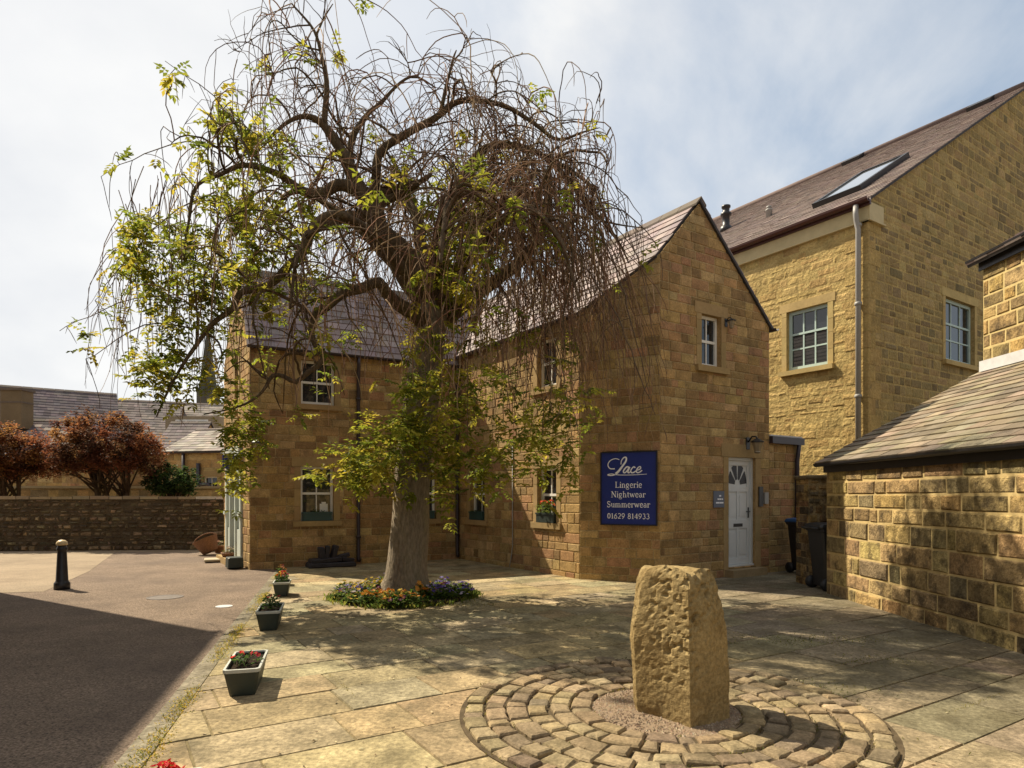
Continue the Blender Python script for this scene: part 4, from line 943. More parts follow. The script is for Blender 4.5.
text_line(mb, FAB, 'Summerwear', mid, sz0 + hS * 0.235, wS * 0.80, hS * 0.083, dS)
text_line(mb, FAB, '01629 814933', mid, sz0 + hS * 0.075, wS * 0.79, hS * 0.078, dS)
mb.build('lettering', M['signwhite'], sgn)
# small grey sign left of the door
a0, a1 = s_at(FBC, 712.5), s_at(FBC, 723); Yq = FBC.p(a0, 0).y; z0 = CAMH - (507.5 - HY) / FPX * Yq; z1 = CAMH + (HY - 491) / FPX * Yq
sg2 = thing('door_sign', 'small grey plate with three lines of white lettering left of the white door', 'sign', FBC.p((a0 + a1) / 2, z0, 0.02))
mb = MB(); FBC.block(mb, a0, a1, z0, z1, 0.014, 0.03, WHT); mb.build('plate', M['signgrey'], sg2)
mb = MB(); w_ = a1 - a0; h_ = z1 - z0
for (u0, u1, v) in ((0.50, 0.68, 0.66), (0.34, 0.52, 0.46), (0.54, 0.70, 0.46), (0.74, 0.86, 0.46), (0.2, 0.5, 0.24), (0.53, 0.9, 0.24)): FBC.block(mb, a0 + w_ * u0, a0 + w_ * u1, z0 + h_ * v, z0 + h_ * (v + 0.09), 0.028, 0.033, WHT)
mb.build('lettering', M['signwhite'], sg2)
# lamps
def wall_lamp(F, s, z, label, k=1.0):
    o = thing('wall_lamp', label, 'lamp', F.p(s, z, 0.02))
    mb = MB(); F.block(mb, s - 0.04 * k, s + 0.04 * k, z - 0.09 * k, z + 0.09 * k, 0.0, 0.03, WHT); mb.tube([F.p(s, z + 0.02 * k, 0.03), F.p(s, z + 0.10 * k, 0.09 * k), F.p(s, z + 0.09 * k, 0.16 * k), F.p(s, z + 0.05 * k, 0.18 * k)], 0.012 * k, 8); mb.build('bracket', M['black'], o)
    mb = MB(); mb.lathe(F.p(s, z - 0.14 * k, 0.18 * k), [(0.03 * k, 0.2 * k), (0.10 * k, 0.16 * k), (0.10 * k, 0.15 * k), (0.09 * k, 0.15 * k), (0.09 * k, 0.14 * k)], 8, smooth=False); mb.build('lamp_cap', M['black'], o)
    mb = MB(); mb.lathe(F.p(s, z - 0.14 * k, 0.18 * k), [(0.03 * k, -0.02 * k), (0.05 * k, 0.0), (0.045 * k, 0.012 * k), (0.082 * k, 0.14 * k)], 8, smooth=False); mb.build('lamp_glass', mat('lamp_glass', (0.25, 0.2, 0.13), 0.15), o)
    return o
Yq = 12.1
wall_lamp(FBC, s_at(FBC, 747), CAMH + (HY - 443) / FPX * 12.1, 'black lantern lamp on the wall above the white door', 1.25)
wall_lamp(FBC, s_at(FBC, 725), CAMH + (HY - 322) / FPX * 11.8, 'small black lamp right of the upper gable window', 0.8)
wall_lamp(FDE, FDE.L - 0.12, CAMH + (HY - 444) / FPX * 13.2, 'black lantern on the left front corner of the house above the shopfront', 1.2)
# intercom
ic = thing('intercom', 'grey entry phone with dark backing on the stone right of the white door', 'intercom', FBC.p(s_at(FBC, 766), 1.45, 0.02))
q0 = s_at(FBC, 757.6); q1 = s_at(FBC, 761.5); mb = MB(); FBC.block(mb, q0, q1, 1.28, 1.66, 0.018, 0.04, WHT); mb.build('back_plate', M['black'], ic)
q0 = s_at(FBC, 762.5); q1 = s_at(FBC, 766); mb = MB(); FBC.block(mb, q0, q1, 1.33, 1.55, 0.012, 0.06, WHT); mb.build('keypad', M['greypipe'], ic)
# hanging blue sign at the shop end
hs = thing('hanging_sign', 'small blue hanging sign half hidden by leaves at the shop end of the house', 'sign', FEF.p(0.61, 2.05, 0.25))
mb = MB()
mb.hexa([FEF.p(a_, z_, d_) for z_ in (2.05, 2.33) for a_, d_ in ((0.60, 0.10), (0.62, 0.10), (0.62, 0.42), (0.60, 0.42))]); mb.build('board', M['signblue'], hs)
mb = MB(); mb.tube([FEF.p(0.61, 2.36, 0.0), FEF.p(0.61, 2.36, 0.46)], 0.012, 6); mb.build('bracket', M['black'], hs)

# ---- flowers
def leafet(mb, c, d, up, l, w, col):
    d = d.normalized(); sd_ = d.cross(up)
    if sd_.length < 1e-3: sd_ = d.orthogonal()
    sd_.normalize(); n = sd_.cross(d) * (w * 0.25)
    mb.poly([c, c + d * l * 0.5 + sd_ * w * 0.5 + n, c + d * l, c + d * l * 0.5 - sd_ * w * 0.5 + n], col)
def rvec(rn): 
    while True:
        v = Vector((rn.uniform(-1, 1), rn.uniform(-1, 1), rn.uniform(-1, 1)))
        if 0.05 < v.length < 1: return v.normalized()
def flower(mb, c, r, col, rn):
    ax = (rvec(rn) * 0.6 + Vector((0, -0.3, 0.9))).normalized(); u = ax.orthogonal().normalized(); v = ax.cross(u)
    for k in range(5):
        a = k * 1.2566 + rn.random() * 0.4; d = u * math.cos(a) + v * math.sin(a)
        leafet(mb, c, d + ax * 0.25, ax, r, r * 1.1, jitter(col, 0.15))
    leafet(mb, c + ax * r * 0.2, u, ax, r * 0.4, r * 0.4, (0.5, 0.36, 0.05))
def plant(parent, c, spread, h, nleaf, nflower, cols, rn, ls=0.05, fr_=0.022, leafcol=((0.06, 0.11, 0.025), (0.09, 0.15, 0.03))):
    mb = MB()
    for i in range(nleaf):
        a = rn.random() * 6.283; rr = math.sqrt(rn.random()); p = c + Vector((math.cos(a) * spread[0] * rr, math.sin(a) * spread[1] * rr, rn.uniform(0.1, 1) * h * (1.1 - 0.6 * rr)))
        d = rvec(rn); d.z = abs(d.z) * 0.5
        leafet(mb, p, d, Vector((0, 0, 1)), ls * rn.uniform(0.6, 1.3), ls * 0.6, jitter(rn.choice(leafcol), 0.25))
    for i in range(max(3, nleaf // 12)):
        a = rn.random() * 6.283; e = c + Vector((math.cos(a) * spread[0] * 0.6, math.sin(a) * spread[1] * 0.6, h * rn.uniform(0.6, 0.95))); mb.tube([c, (c + e) / 2 + Vector((0, 0, h * 0.2)), e], 0.003, 4, (0.07, 0.10, 0.03))
    mb.build('foliage', M['leaf'], parent)
    mb = MB()
    for i in range(nflower):
        a = rn.random() * 6.283; rr = math.sqrt(rn.random()) * 0.9; p = c + Vector((math.cos(a) * spread[0] * rr, math.sin(a) * spread[1] * rr, h * rn.uniform(0.85, 1.15) * (1.1 - 0.4 * rr)))
        flower(mb, p, fr_ * rn.uniform(0.8, 1.2), rn.choice(cols), rn)
    if nflower: mb.build('flowers', M['petal'], parent)
def trough(name, label, front, length, width, h, rz, rn, cols, nleaf=60, nfl=12, fh=0.12, group=None, fl_off=0.0):
    """a tapered planter; front = middle of its near foot"""
    ax = Vector((-math.sin(rz), math.cos(rz), 0)); c = Vector(front) + ax * length / 2
    o = thing(name, label, 'planter', (c.x, c.y, 0), rz, group)
    Mz = Matrix.Rotation(rz, 3, 'Z')
    def ring(w, l, z, bevel=0.02): 
        x, y = w / 2, l / 2; e = bevel
        return [Vector(q) for q in ((-x + e, -y, z), (x - e, -y, z), (x, -y + e, z), (x, y - e, z), (x - e, y, z), (-x + e, y, z), (-x, y - e, z), (-x, -y + e, z))]
    mb = MB(); mb.loft([ring(width * 0.68, length * 0.85, 0.0), ring(width * 0.70, length * 0.87, 0.015), ring(width * 0.94, length * 0.97, h - 0.035), ring(width * 0.94, length * 0.97, h - 0.012), ring(width * 0.86, length * 0.93, h - 0.012), ring(width * 0.84, length * 0.92, h - 0.05)], M=Mz, c=c); mb.build('pot', M['planter'], o)
    mb = MB(); mb.loft([ring(width * 0.92, length * 0.96, h - 0.03), ring(width, length, h - 0.025), ring(width, length, h), ring(width * 0.88, length * 0.94, h + 0.001), ring(width * 0.87, length * 0.935, h - 0.014)], M=Mz, c=c, cap=False); mb.build('rim', M['rim'], o)
    mb = MB(); mb.loft([ring(width * 0.86, length * 0.93, h - 0.05), ring(width * 0.86, length * 0.93, h - 0.03)], M=Mz, c=c); mb.build('soil', M['soil'], o)
    plant(o, c + Vector((0, 0, h - 0.03)) - ax * fl_off, (width * 0.4, width * 0.45), fh, nleaf, nfl, cols, rn)
    return o
rn = random.Random(42)
KR = math.atan2(-KD.x, KD.y)
RED = [(0.60, 0.02, 0.02), (0.7, 0.04, 0.03), (0.55, 0.02, 0.05)]
f0 = Vector((-1.92, 4.82, 0)); 
trough('planter', 'nearest full dark trough with pale rim and a red flower in bare soil', (-2.0, 4.8, 0), 0.62, 0.26, 0.21, KR, rn, RED, 45, 9, 0.09, fl_off=0.05)
trough('planter', 'dark trough with pale rim and leafy green plant, second along the kerb', Gp(267, 632) + Vector((0, 0.02, 0)), 0.62, 0.26, 0.22, KR, rn, [(0.6, 0.1, 0.08)], 110, 5, 0.2)
trough('planter', 'dark planter with pale rim holding bright red flowers below yellow ones', Gp(281, 597), 0.4, 0.24, 0.21, KR, rn, RED + [(0.75, 0.5, 0.03)], 90, 26, 0.17)
trough('planter', 'small dark pot with orange and brown flowers, farthest along the kerb', Gp(281, 586), 0.3, 0.2, 0.17, KR, rn, [(0.45, 0.2, 0.06), (0.6, 0.4, 0.1), (0.3, 0.08, 0.05)], 90, 18, 0.17)
trough('planter', 'trough with a large red flower cut off by the bottom edge of the photo', (-1.42, 2.42, 0), 0.68, 0.26, 0.2, KR, rn, RED, 50, 26, 0.13, fl_off=-0.1)
# window boxes
def window_box(F, s0, s1, z, label, fl, m='planter'):
    o = thing('window_box', label, 'planter', F.p((s0 + s1) / 2, z, 0.0)); mb = MB()
    F.block(mb, s0, s1, z, z + 0.17, -0.085, 0.055, WHT); F.block(mb, s0 - 0.012, s1 + 0.012, z + 0.15, z + 0.185, -0.086, 0.067, WHT); mb.build('pot', M[m], o)
    if fl:
        plant(o, F.p((s0 + s1) / 2, z + 0.16, 0.0), (0.2, 0.22), 0.26, 160, 16, [(0.7, 0.08, 0.03), (0.65, 0.15, 0.05)], rn, 0.06, 0.035, ((0.12, 0.18, 0.03), (0.2, 0.24, 0.05)))
    else:
        plant(o, F.p((s0 + s1) / 2, z + 0.16, 0.0), (0.22, 0.12), 0.06, 50, 0, [], rn, 0.04)
    return o
M['teal'] = mat('teal_plastic', (0.02, 0.06, 0.06), 0.5)
window_box(FDA, 0.70, 1.27, 0.975, 'window box with red flowers on the sill nearest the gable corner', True)
window_box(FDA, 3.32, 3.90, 0.945, 'teal window box without flowers on the shaded side wall', False, 'teal')
window_box(FDE, 2.97, 3.56, 0.955, 'teal window box under the left white window of the front wall', False, 'teal')
window_box(FDE, 0.63, 1.20, 0.955, 'teal window box on the sill just behind the tree trunk', False, 'teal')

# ---- bins
def bin_(label, c, rz, lid, h=1.06):
    o = thing('wheelie_bin', label, 'bin', (c.x, c.y, 0), rz); Mz = Matrix.Rotation(rz, 3, 'Z')
    def rg(w, d, z, y=0.0, e=0.03): 
        x, yy = w / 2, d / 2; return [Vector(q) for q in ((-x + e, -yy + y, z), (x - e, -yy + y, z), (x, -yy + e + y, z), (x, yy - e + y, z), (x - e, yy + y, z), (-x + e, yy + y, z), (-x, yy - e + y, z), (-x, -yy + e + y, z))]
    mb = MB(); mb.loft([rg(0.42, 0.42, 0.06), rg(0.43, 0.43, 0.25), rg(0.50, 0.56, h - 0.14), rg(0.54, 0.60, h - 0.13), rg(0.54, 0.60, h - 0.08)], M=Mz, c=c); mb.build('body', M['binblack'], o)
    mb = MB(); mb.loft([rg(0.56, 0.64, h - 0.082), rg(0.57, 0.65, h - 0.06), rg(0.54, 0.60, h - 0.02), rg(0.40, 0.42, h)], M=Mz, c=c); mb.build('lid', M[lid], o)
    mb = MB(); pts = [Mz @ Vector(q) for q in ((-0.22, 0.30, h - 0.1), (-0.22, 0.37, h - 0.08), (0.22, 0.37, h - 0.08), (0.22, 0.30, h - 0.1))]; mb.tube([c + q for q in pts], 0.016, 8); mb.build('handle', M['binblack'], o)
    for sx in (-1, 1):
        mb = MB(); Mw = Mz @ Matrix.Rotation(R(90), 3, 'Y'); mb.lathe(c + Mz @ Vector((sx * 0.24, 0.20, 0.10)), [(0.02, -0.03), (0.10, -0.028), (0.10, 0.028), (0.02, 0.03)], 16, M=Mw); mb.build('wheel', M['binblack'], o)
    return o
bin_('black wheelie bin against the corner of the outbuilding wall', Vector((5.08, 10.33, 0)), R(92), 'binblack')
bin_('wheelie bin with a blue lid in the shady gap beside the link wall', Vector((5.66, 12.45, 0)), R(14), 'binblue')

# ---- bollard
c = Gp(62, 588)
bo_ = thing('bollard', 'black cast iron bollard with a pale gold cap on the road', 'bollard', (c.x, c.y, -0.02))
mb = MB(); mb.lathe((c.x, c.y, -0.02), [(0.115, 0), (0.115, 0.10), (0.10, 0.12), (0.088, 0.14), (0.066, 0.60), (0.066, 0.62), (0.08, 0.635), (0.08, 0.665), (0.068, 0.68), (0.066, 0.71)], 14); mb.build('post', M['black'], bo_)
mb = MB(); mb.lathe((c.x, c.y, -0.02), [(0.067, 0.71), (0.083, 0.72), (0.083, 0.735), (0.074, 0.765), (0.045, 0.79), (0.001, 0.80)], 14); mb.build('cap', M['brass'], bo_)

# ---- standing stone
from mathutils import noise as mnoise
st = MB(); cS = Vector((1.16, 4.49, -0.025)); HS = 1.0
# three outlines: foot, waist, shoulder (counter-clockwise from the left rear, sharp front arris)
FOOT = [(-0.27, 0.20), (-0.30, 0.05), (-0.295, -0.03), (-0.15, -0.17), (-0.02, -0.345), (0.14, -0.265), (0.295, -0.16), (0.30, 0.05), (0.22, 0.24), (-0.05, 0.27)]
WAIST = [(-0.29, 0.20), (-0.335, 0.05), (-0.325, -0.03), (-0.17, -0.16), (-0.025, -0.325), (0.14, -0.245), (0.29, -0.13), (0.29, 0.06), (0.20, 0.24), (-0.05, 0.27)]
SHOUL = [(-0.25, 0.17), (-0.275, 0.05), (-0.245, -0.04), (-0.14, -0.13), (-0.02, -0.265), (0.085, -0.205), (0.19, -0.13), (0.18, 0.05), (0.12, 0.18), (-0.07, 0.21)]
TOPZ = [1.02, 1.02, 1.035, 1.055, 1.005, 1.01, 1.035, 1.02, 1.0, 1.01]
NB = len(FOOT); SUB = 12; NS = NB * SUB
def outline(u):
    A_, B_, w = (FOOT, WAIST, u / 0.5) if u < 0.5 else (WAIST, SHOUL, ((u - 0.5) / 0.5) ** 1.5)
    return [((a[0] + (b[0] - a[0]) * w), (a[1] + (b[1] - a[1]) * w)) for a, b in zip(A_, B_)]
rings = []; NR = 84
def tz(i, v):
    return TOPZ[i] * (1 - v) + TOPZ[(i + 1) % NB] * v
for r_ in range(NR + 1):
    u = r_ / NR; ol = outline(u); ring = []
    for i in range(NB):
        for k in range(SUB):
            v = k / SUB; a, b = ol[i], ol[(i + 1) % NB]; x, y = a[0] + (b[0] - a[0]) * v, a[1] + (b[1] - a[1]) * v
            pp = Vector((x, y, u * tz(i, v) - 0.01)); rad = Vector((x, y, 0)).normalized()
            leftface = x < 0.05
            pit = mnoise.noise(pp * 26 + Vector((9, 3, 1))); groove = mnoise.noise(Vector((pp.x * 9, pp.y * 9, pp.z * 3.0)) + Vector((2, 8, 4)))
            q = (min(1, max(0, u - 0.18) * 2.5) * min(1, max(0.25, (x + 0.32) * 5)) if leftface else min(1, max(0, u - 0.62) * 4))
            n_ = mnoise.noise(pp * 4) * 0.007 + mnoise.noise(pp * 13) * 0.004 + mnoise.noise(pp * 40) * 0.003 - max(0, pit - 0.08) * 0.058 * q - max(0, groove - 0.22) * 0.06 * q
            edge_ = max(0, (u - 0.93) / 0.07); ring.append(pp + rad * (n_ - 0.022 * edge_ ** 2 - (0.012 * max(0, 0.10 - u) * 8 if leftface else 0)))
    rings.append(ring)
cxr = sum(p.x for p in rings[-1]) / NS; cyr = sum(p.y for p in rings[-1]) / NS; mz = sum(p.z for p in rings[-1]) / NS
for f_ in (0.92, 0.8, 0.62, 0.42, 0.2, 0.04):
    rings.append([Vector((cxr + (p.x - cxr) * f_, cyr + (p.y - cyr) * f_, p.z * f_ + mz * (1 - f_) + 0.012 + mnoise.noise(Vector((p.x * f_, p.y * f_, 0)) * 10) * 0.02)) for p in rings[NR]])
st.loft(rings, smooth=False, c=cS)
tag(st.build('standing_stone', M['monolith']), 'rough weathered standing stone at the centre of the cobble circle', 'standing stone')

# ---- things by the shop door
def pot_plant(label, c, r, h, m, cols, kind='flower_pot'):
    o = thing(kind, label, 'flower pot', (c.x, c.y, c.z)); mb = MB(); mb.lathe(c, [(r * 0.7, 0), (r * 0.95, h * 0.8), (r * 1.05, h * 0.82), (r * 1.05, h), (r * 0.9, h), (r * 0.88, h * 0.85), (0.001, h * 0.85)], 16); mb.build('pot', M[m], o)
    plant(o, c + Vector((0, 0, h * 0.85)), (r * 0.9, r * 0.9), 0.14, 70, 10, cols, rn, 0.05, 0.03, ((0.09, 0.11, 0.03), (0.14, 0.12, 0.05)))
    return o
bk = thing('wicker_basket', 'large wicker basket tipped on its side by the shop end', 'basket', Gp(210, 553))
c = Gp(209, 554) + Vector((0, 0, 0.02)); Mt = Matrix.Rotation(R(28), 3, 'Y')
mb = MB(); mb.lathe(c + Vector((0, 0, 0.12)), [(0.17, -0.10), (0.19, -0.08), (0.27, 0.14), (0.30, 0.24), (0.315, 0.26), (0.28, 0.25), (0.24, 0.12), (0.16, -0.06), (0.001, -0.07)], 18, M=Matrix.Rotation(R(-24), 3, 'Y')); mb.build('body', M['wicker'], bk)
mb = MB(); Mx = Matrix.Rotation(R(-24), 3, 'Y'); mb.tube([c + Vector((0, 0, 0.12)) + Mx @ Vector((0.30 * math.cos(a), 0, 0.25 + 0.13 * math.sin(a))) for a in [math.pi * i / 10 for i in range(11)]], 0.014, 6); mb.build('handle', M['wicker'], bk)
pot_plant('small terracotta pot with pale flowers beside the wicker basket', Gp(220, 553), 0.16, 0.2, 'terracotta', [(0.6, 0.5, 0.35), (0.5, 0.3, 0.2)])
pot_plant('brown pot with pale flowers in front of the shop doorstep', Gp(231, 562), 0.2, 0.22, 'wicker', [(0.6, 0.5, 0.35), (0.55, 0.45, 0.4)])
mb = MB(); mb.box(Gp(213, 561) + Vector((0, 0, 0.03)), (0.36, 0.5, 0.05), (0.42, 0.36, 0.25), M=Matrix.Rotation(R(25), 3, 'Z'), bev=0.01)
tag(mb.build('stone_slab', M['ashlar']), 'loose pale stone slab lying in front of the flower pots', 'slab')
mb = MB(); mb.box(FEF.p(0.42, 0.11, 0.22), (0.3, 0.34, 0.22), WHT, M=Matrix.Rotation(R(33), 3, 'Z'), taper=0.95, bev=0.015)
tag(mb.build('plant_box', M['planter']), 'small dark box at the corner of the house beside the doorstep', 'box')
# dark heap against the front wall
c = FDE.p(3.05, 0, 0.32); heap = thing('block_heap', 'dark heap of stacked blocks on the paving under the left front window', 'heap', (c.x, c.y, 0))
hz_ = math.atan2(FDE.e.y, FDE.e.x)
mb = MB(); Mz = Matrix.Rotation(hz_, 3, 'Z'); mb.box(c + Vector((0, 0, 0.05)), (0.98, 0.46, 0.10), M=Mz, taper=0.95, bev=0.02); mb.build('base', M['dark_lump'], heap)
for (u, v, z, w, d_, h_, ry, rzz) in ((0.12, 0.02, 0.145, 0.62, 0.34, 0.09, 3, 4), (-0.30, 0.0, 0.14, 0.28, 0.3, 0.08, -8, 20), (0.20, 0.03, 0.30, 0.10, 0.2, 0.24, 6, 5), (0.08, 0.02, 0.31, 0.09, 0.2, 0.26, -4, -6), (-0.06, 0.04, 0.31, 0.09, 0.18, 0.28, -16, 9), (-0.24, 0.02, 0.215, 0.30, 0.2, 0.08, 12, -12), (0.30, -0.1, 0.12, 0.2, 0.16, 0.07, -5, 30)):
    mb = MB(); mb.box(c + FDE.e * u + FDE.n * v + Vector((0, 0, z)), (w, d_, h_), M=Matrix.Rotation(hz_ + R(rzz), 3, 'Z') @ Matrix.Rotation(R(ry), 3, 'Y'), bev=0.015); mb.build('block', M['dark_lump'], heap)

# =================================================================== THE WEEPING TREE
T0 = Vector((-1.60, 9.72, 0))
tree = thing('weeping_tree', 'old weeping ash with a thick grey trunk and dense drooping bare twigs and young leaves', 'tree', T0)
rn = random.Random(1234)
def limb(pts): return [(P(x, y, Y if Y < 9.75 else 9.75 + (Y - 9.75) * 0.72), r) for x, y, Y, r in pts]
def spline(nodes, step=0.09):
    out = []
    n = len(nodes)
    for i in range(n - 1):
        p0, p1, p2, p3 = nodes[max(0, i - 1)], nodes[i], nodes[i + 1], nodes[min(n - 1, i + 2)]
        k = max(2, int((p2[0] - p1[0]).length / step))
        for j in range(k):
            t = j / k
            q = 0.5 * (2 * p1[0] + (p2[0] - p0[0]) * t + (2 * p0[0] - 5 * p1[0] + 4 * p2[0] - p3[0]) * t * t + (3 * p1[0] - p0[0] - 3 * p2[0] + p3[0]) * t ** 3)
            out.append((q, p1[1] + (p2[1] - p1[1]) * t))
    out.append(nodes[-1]); return out
trunk_nodes = limb([(404, 597, 9.72, 0.36), (404, 588, 9.72, 0.315), (406, 570, 9.72, 0.30), (409, 530, 9.72, 0.278), (412, 480, 9.72, 0.262), (417, 430, 9.72, 0.26), (424, 380, 9.72, 0.25), (430, 335, 9.75, 0.24), (433, 305, 9.75, 0.23)])
trunk_nodes[0][0].z = -0.03
LIMBS = [
 limb([(433, 315, 9.75, .20), (420, 267, 9.6, .17), (400, 250, 9.5, .155), (379, 232, 9.4, .145), (373, 212, 9.4, .14), (362, 192, 9.4, .12), (350, 172, 9.4, .095), (336, 143, 9.4, .075), (323, 123, 9.4, .055), (308, 117, 9.35, .04), (290, 122, 9.3, .03), (268, 140, 9.2, .02)]),
 limb([(325, 125, 9.4, .05), (326, 95, 9.4, .042), (324, 62, 9.4, .032), (314, 32, 9.4, .022), (291, 4, 9.3, .010)]),
 limb([(316, 36, 9.4, .018), (322, 20, 9.5, .013), (333, 3, 9.5, .007)]),
 limb([(360, 192, 9.4, .10), (385, 190, 9.4, .085), (416, 186, 9.4, .075)]),
 limb([(375, 210, 9.4, .09), (386, 200, 9.4, .07), (405, 192, 9.3, .05), (430, 175, 9.0, .03)]),
 limb([(362, 192, 9.4, .10), (339, 187, 9.3, .088), (322, 195, 9.2, .075), (300, 190, 9.1, .06), (275, 172, 8.9, .045), (245, 165, 8.8, .035), (220, 175, 8.7, .028), (200, 185, 8.7, .024), (190, 215, 8.6, .018), (183, 260, 8.5, .010)]),
 limb([(366, 216, 9.4, .085), (348, 218, 9.2, .08), (328, 222, 9.0, .078), (313, 228, 8.9, .074), (306, 246, 8.8, .068), (292, 262, 8.7, .06), (267, 285, 8.6, .05), (240, 294, 8.5, .043), (232, 308, 8.5, .038), (212, 326, 8.4, .032), (191, 352, 8.4, .025), (177, 376, 8.3, .018), (156, 417, 8.3, .009)]),
 limb([(430, 330, 9.75, .14), (410, 312, 9.4, .11), (392, 300, 9.1, .09), (379, 282, 8.9, .078), (366, 287, 8.8, .072), (344, 291, 8.7, .07), (323, 308, 8.6, .066), (313, 318, 8.6, .045), (313, 338, 8.6, .04), (323, 358, 8.6, .038), (310, 371, 8.55, .034), (297, 382, 8.5, .032), (285, 377, 8.5, .028), (273, 376, 8.5, .026), (262, 393, 8.4, .02), (244, 405, 8.4, .014), (205, 414, 8.4, .007)]),
 limb([(433, 325, 9.75, .15), (463, 302, 9.8, .12), (487, 286, 9.8, .10), (518, 263, 9.8, .085), (538, 238, 9.7, .07), (548, 205, 9.6, .055), (545, 175, 9.5, .04), (560, 165, 9.4, .03), (590, 185, 9.3, .022), (610, 225, 9.2, .014)]),
 limb([(519, 262, 9.75, .06), (521, 240, 9.7, .055), (520, 211, 9.65, .05), (517, 186, 9.6, .045)]),
 limb([(376, 205, 9.4, .075), (379, 155, 9.3, .062), (403, 136, 9.3, .055), (429, 122, 9.4, .05), (452, 105, 9.5, .045), (473, 100, 9.5, .04), (502, 105, 9.5, .034), (530, 120, 9.5, .03), (555, 139, 9.4, .025), (581, 133, 9.4, .015), (600, 128, 9.4, .006)]),
 limb([(440, 112, 9.45, .032), (447, 85, 9.5, .026), (452, 62, 9.5, .018), (457, 50, 9.5, .008)]),
 limb([(433, 315, 9.75, .16), (440, 260, 9.9, .12), (452, 210, 10.0, .095), (470, 165, 10.1, .075), (500, 145, 10.0, .055), (540, 155, 9.9, .045), (571, 183, 9.7, .038), (590, 211, 9.6, .032), (603, 221, 9.5, .026), (618, 241, 9.4, .018), (628, 263, 9.4, .008)]),
 limb([(602, 221, 9.5, .018), (625, 226, 9.4, .011), (648, 228, 9.3, .004)]),
 limb([(350, 172, 9.4, .06), (352, 140, 9.6, .048), (370, 112, 9.7, .036), (380, 105, 9.8, .028), (410, 78, 9.9, .018), (435, 88, 10.0, .010)]),
 # limbs towards and away from the camera
 limb([(433, 310, 9.75, .15), (438, 250, 9.2, .11), (446, 205, 8.5, .085), (450, 195, 7.9, .06), (445, 215, 7.4, .04), (440, 265, 7.1, .02)]),
 limb([(433, 315, 9.75, .13), (460, 270, 9.2, .09), (495, 225, 8.6, .065), (530, 210, 8.1, .045), (560, 240, 7.7, .03), (578, 300, 7.5, .014)]),
 limb([(428, 310, 9.75, .12), (400, 265, 9.2, .085), (360, 225, 8.5, .06), (325, 215, 7.9, .042), (300, 250, 7.5, .025), (290, 310, 7.3, .012)]),
 limb([(433, 315, 9.75, .15), (425, 255, 10.3, .11), (410, 200, 10.9, .08), (395, 170, 11.5, .055), (390, 185, 12.0, .035), (388, 235, 12.3, .018)]),
 limb([(435, 315, 9.8, .13), (465, 255, 10.3, .09), (500, 205, 10.7, .065), (535, 195, 11.0, .042), (560, 230, 11.1, .02)]),
 limb([(430, 315, 9.8, .12), (380, 250, 10.4, .08), (330, 205, 10.9, .055), (290, 195, 11.3, .038), (262, 230, 11.5, .018)]),
]
mb = MB()
tp = spline(trunk_nodes)
NSD = 20
# trunk with fluting
rings = []
for p, r in tp:
    ring = []
    for k in range(NSD):
        a = 2 * math.pi * k / NSD; fl = 1 + 0.05 * math.sin(a * 3 + p.z * 0.8) + 0.03 * math.sin(a * 7 - p.z * 1.7) + mnoise.noise(Vector((math.cos(a), math.sin(a), p.z * 1.5))) * 0.05
        if p.z < 0.5: fl *= 1 + 1.5 * (0.5 - max(p.z, 0)) ** 2 * (1 + math.sin(a * 5 + 1)) * 0.7
        ring.append(p + Vector((math.cos(a) * r * fl, math.sin(a) * r * fl, 0)))
    rings.append(ring)
mb.loft(rings, WHT, smooth=True)
trunk = mb.build('trunk', M['bark'], tree)
mb = MB(); SAMPLES = []
for L in LIMBS:
    q = spline(L); pts = []; rad = []
    for i, (p, r) in enumerate(q):
        w = r * 0.35
        pts.append(p + Vector((mnoise.noise(p * 2.1), mnoise.noise(p * 2.1 + Vector((7, 0, 0))), mnoise.noise(p * 2.1 + Vector((0, 9, 0))))) * (w + 0.02) * (0 if i == 0 else 1)); rad.append(r * (1 + 0.12 * mnoise.noise(p * 6)))
    mb.tube(pts, rad, 9 if L[0][1] > 0.05 else 6, jitter((0.50, 0.43, 0.36), 0.1))
    for i in range(len(pts) // 4, len(pts)): SAMPLES.append((pts[i], rad[i], (pts[i] - pts[max(0, i - 1)]).normalized()))
AX = P(420, 300, 9.72)
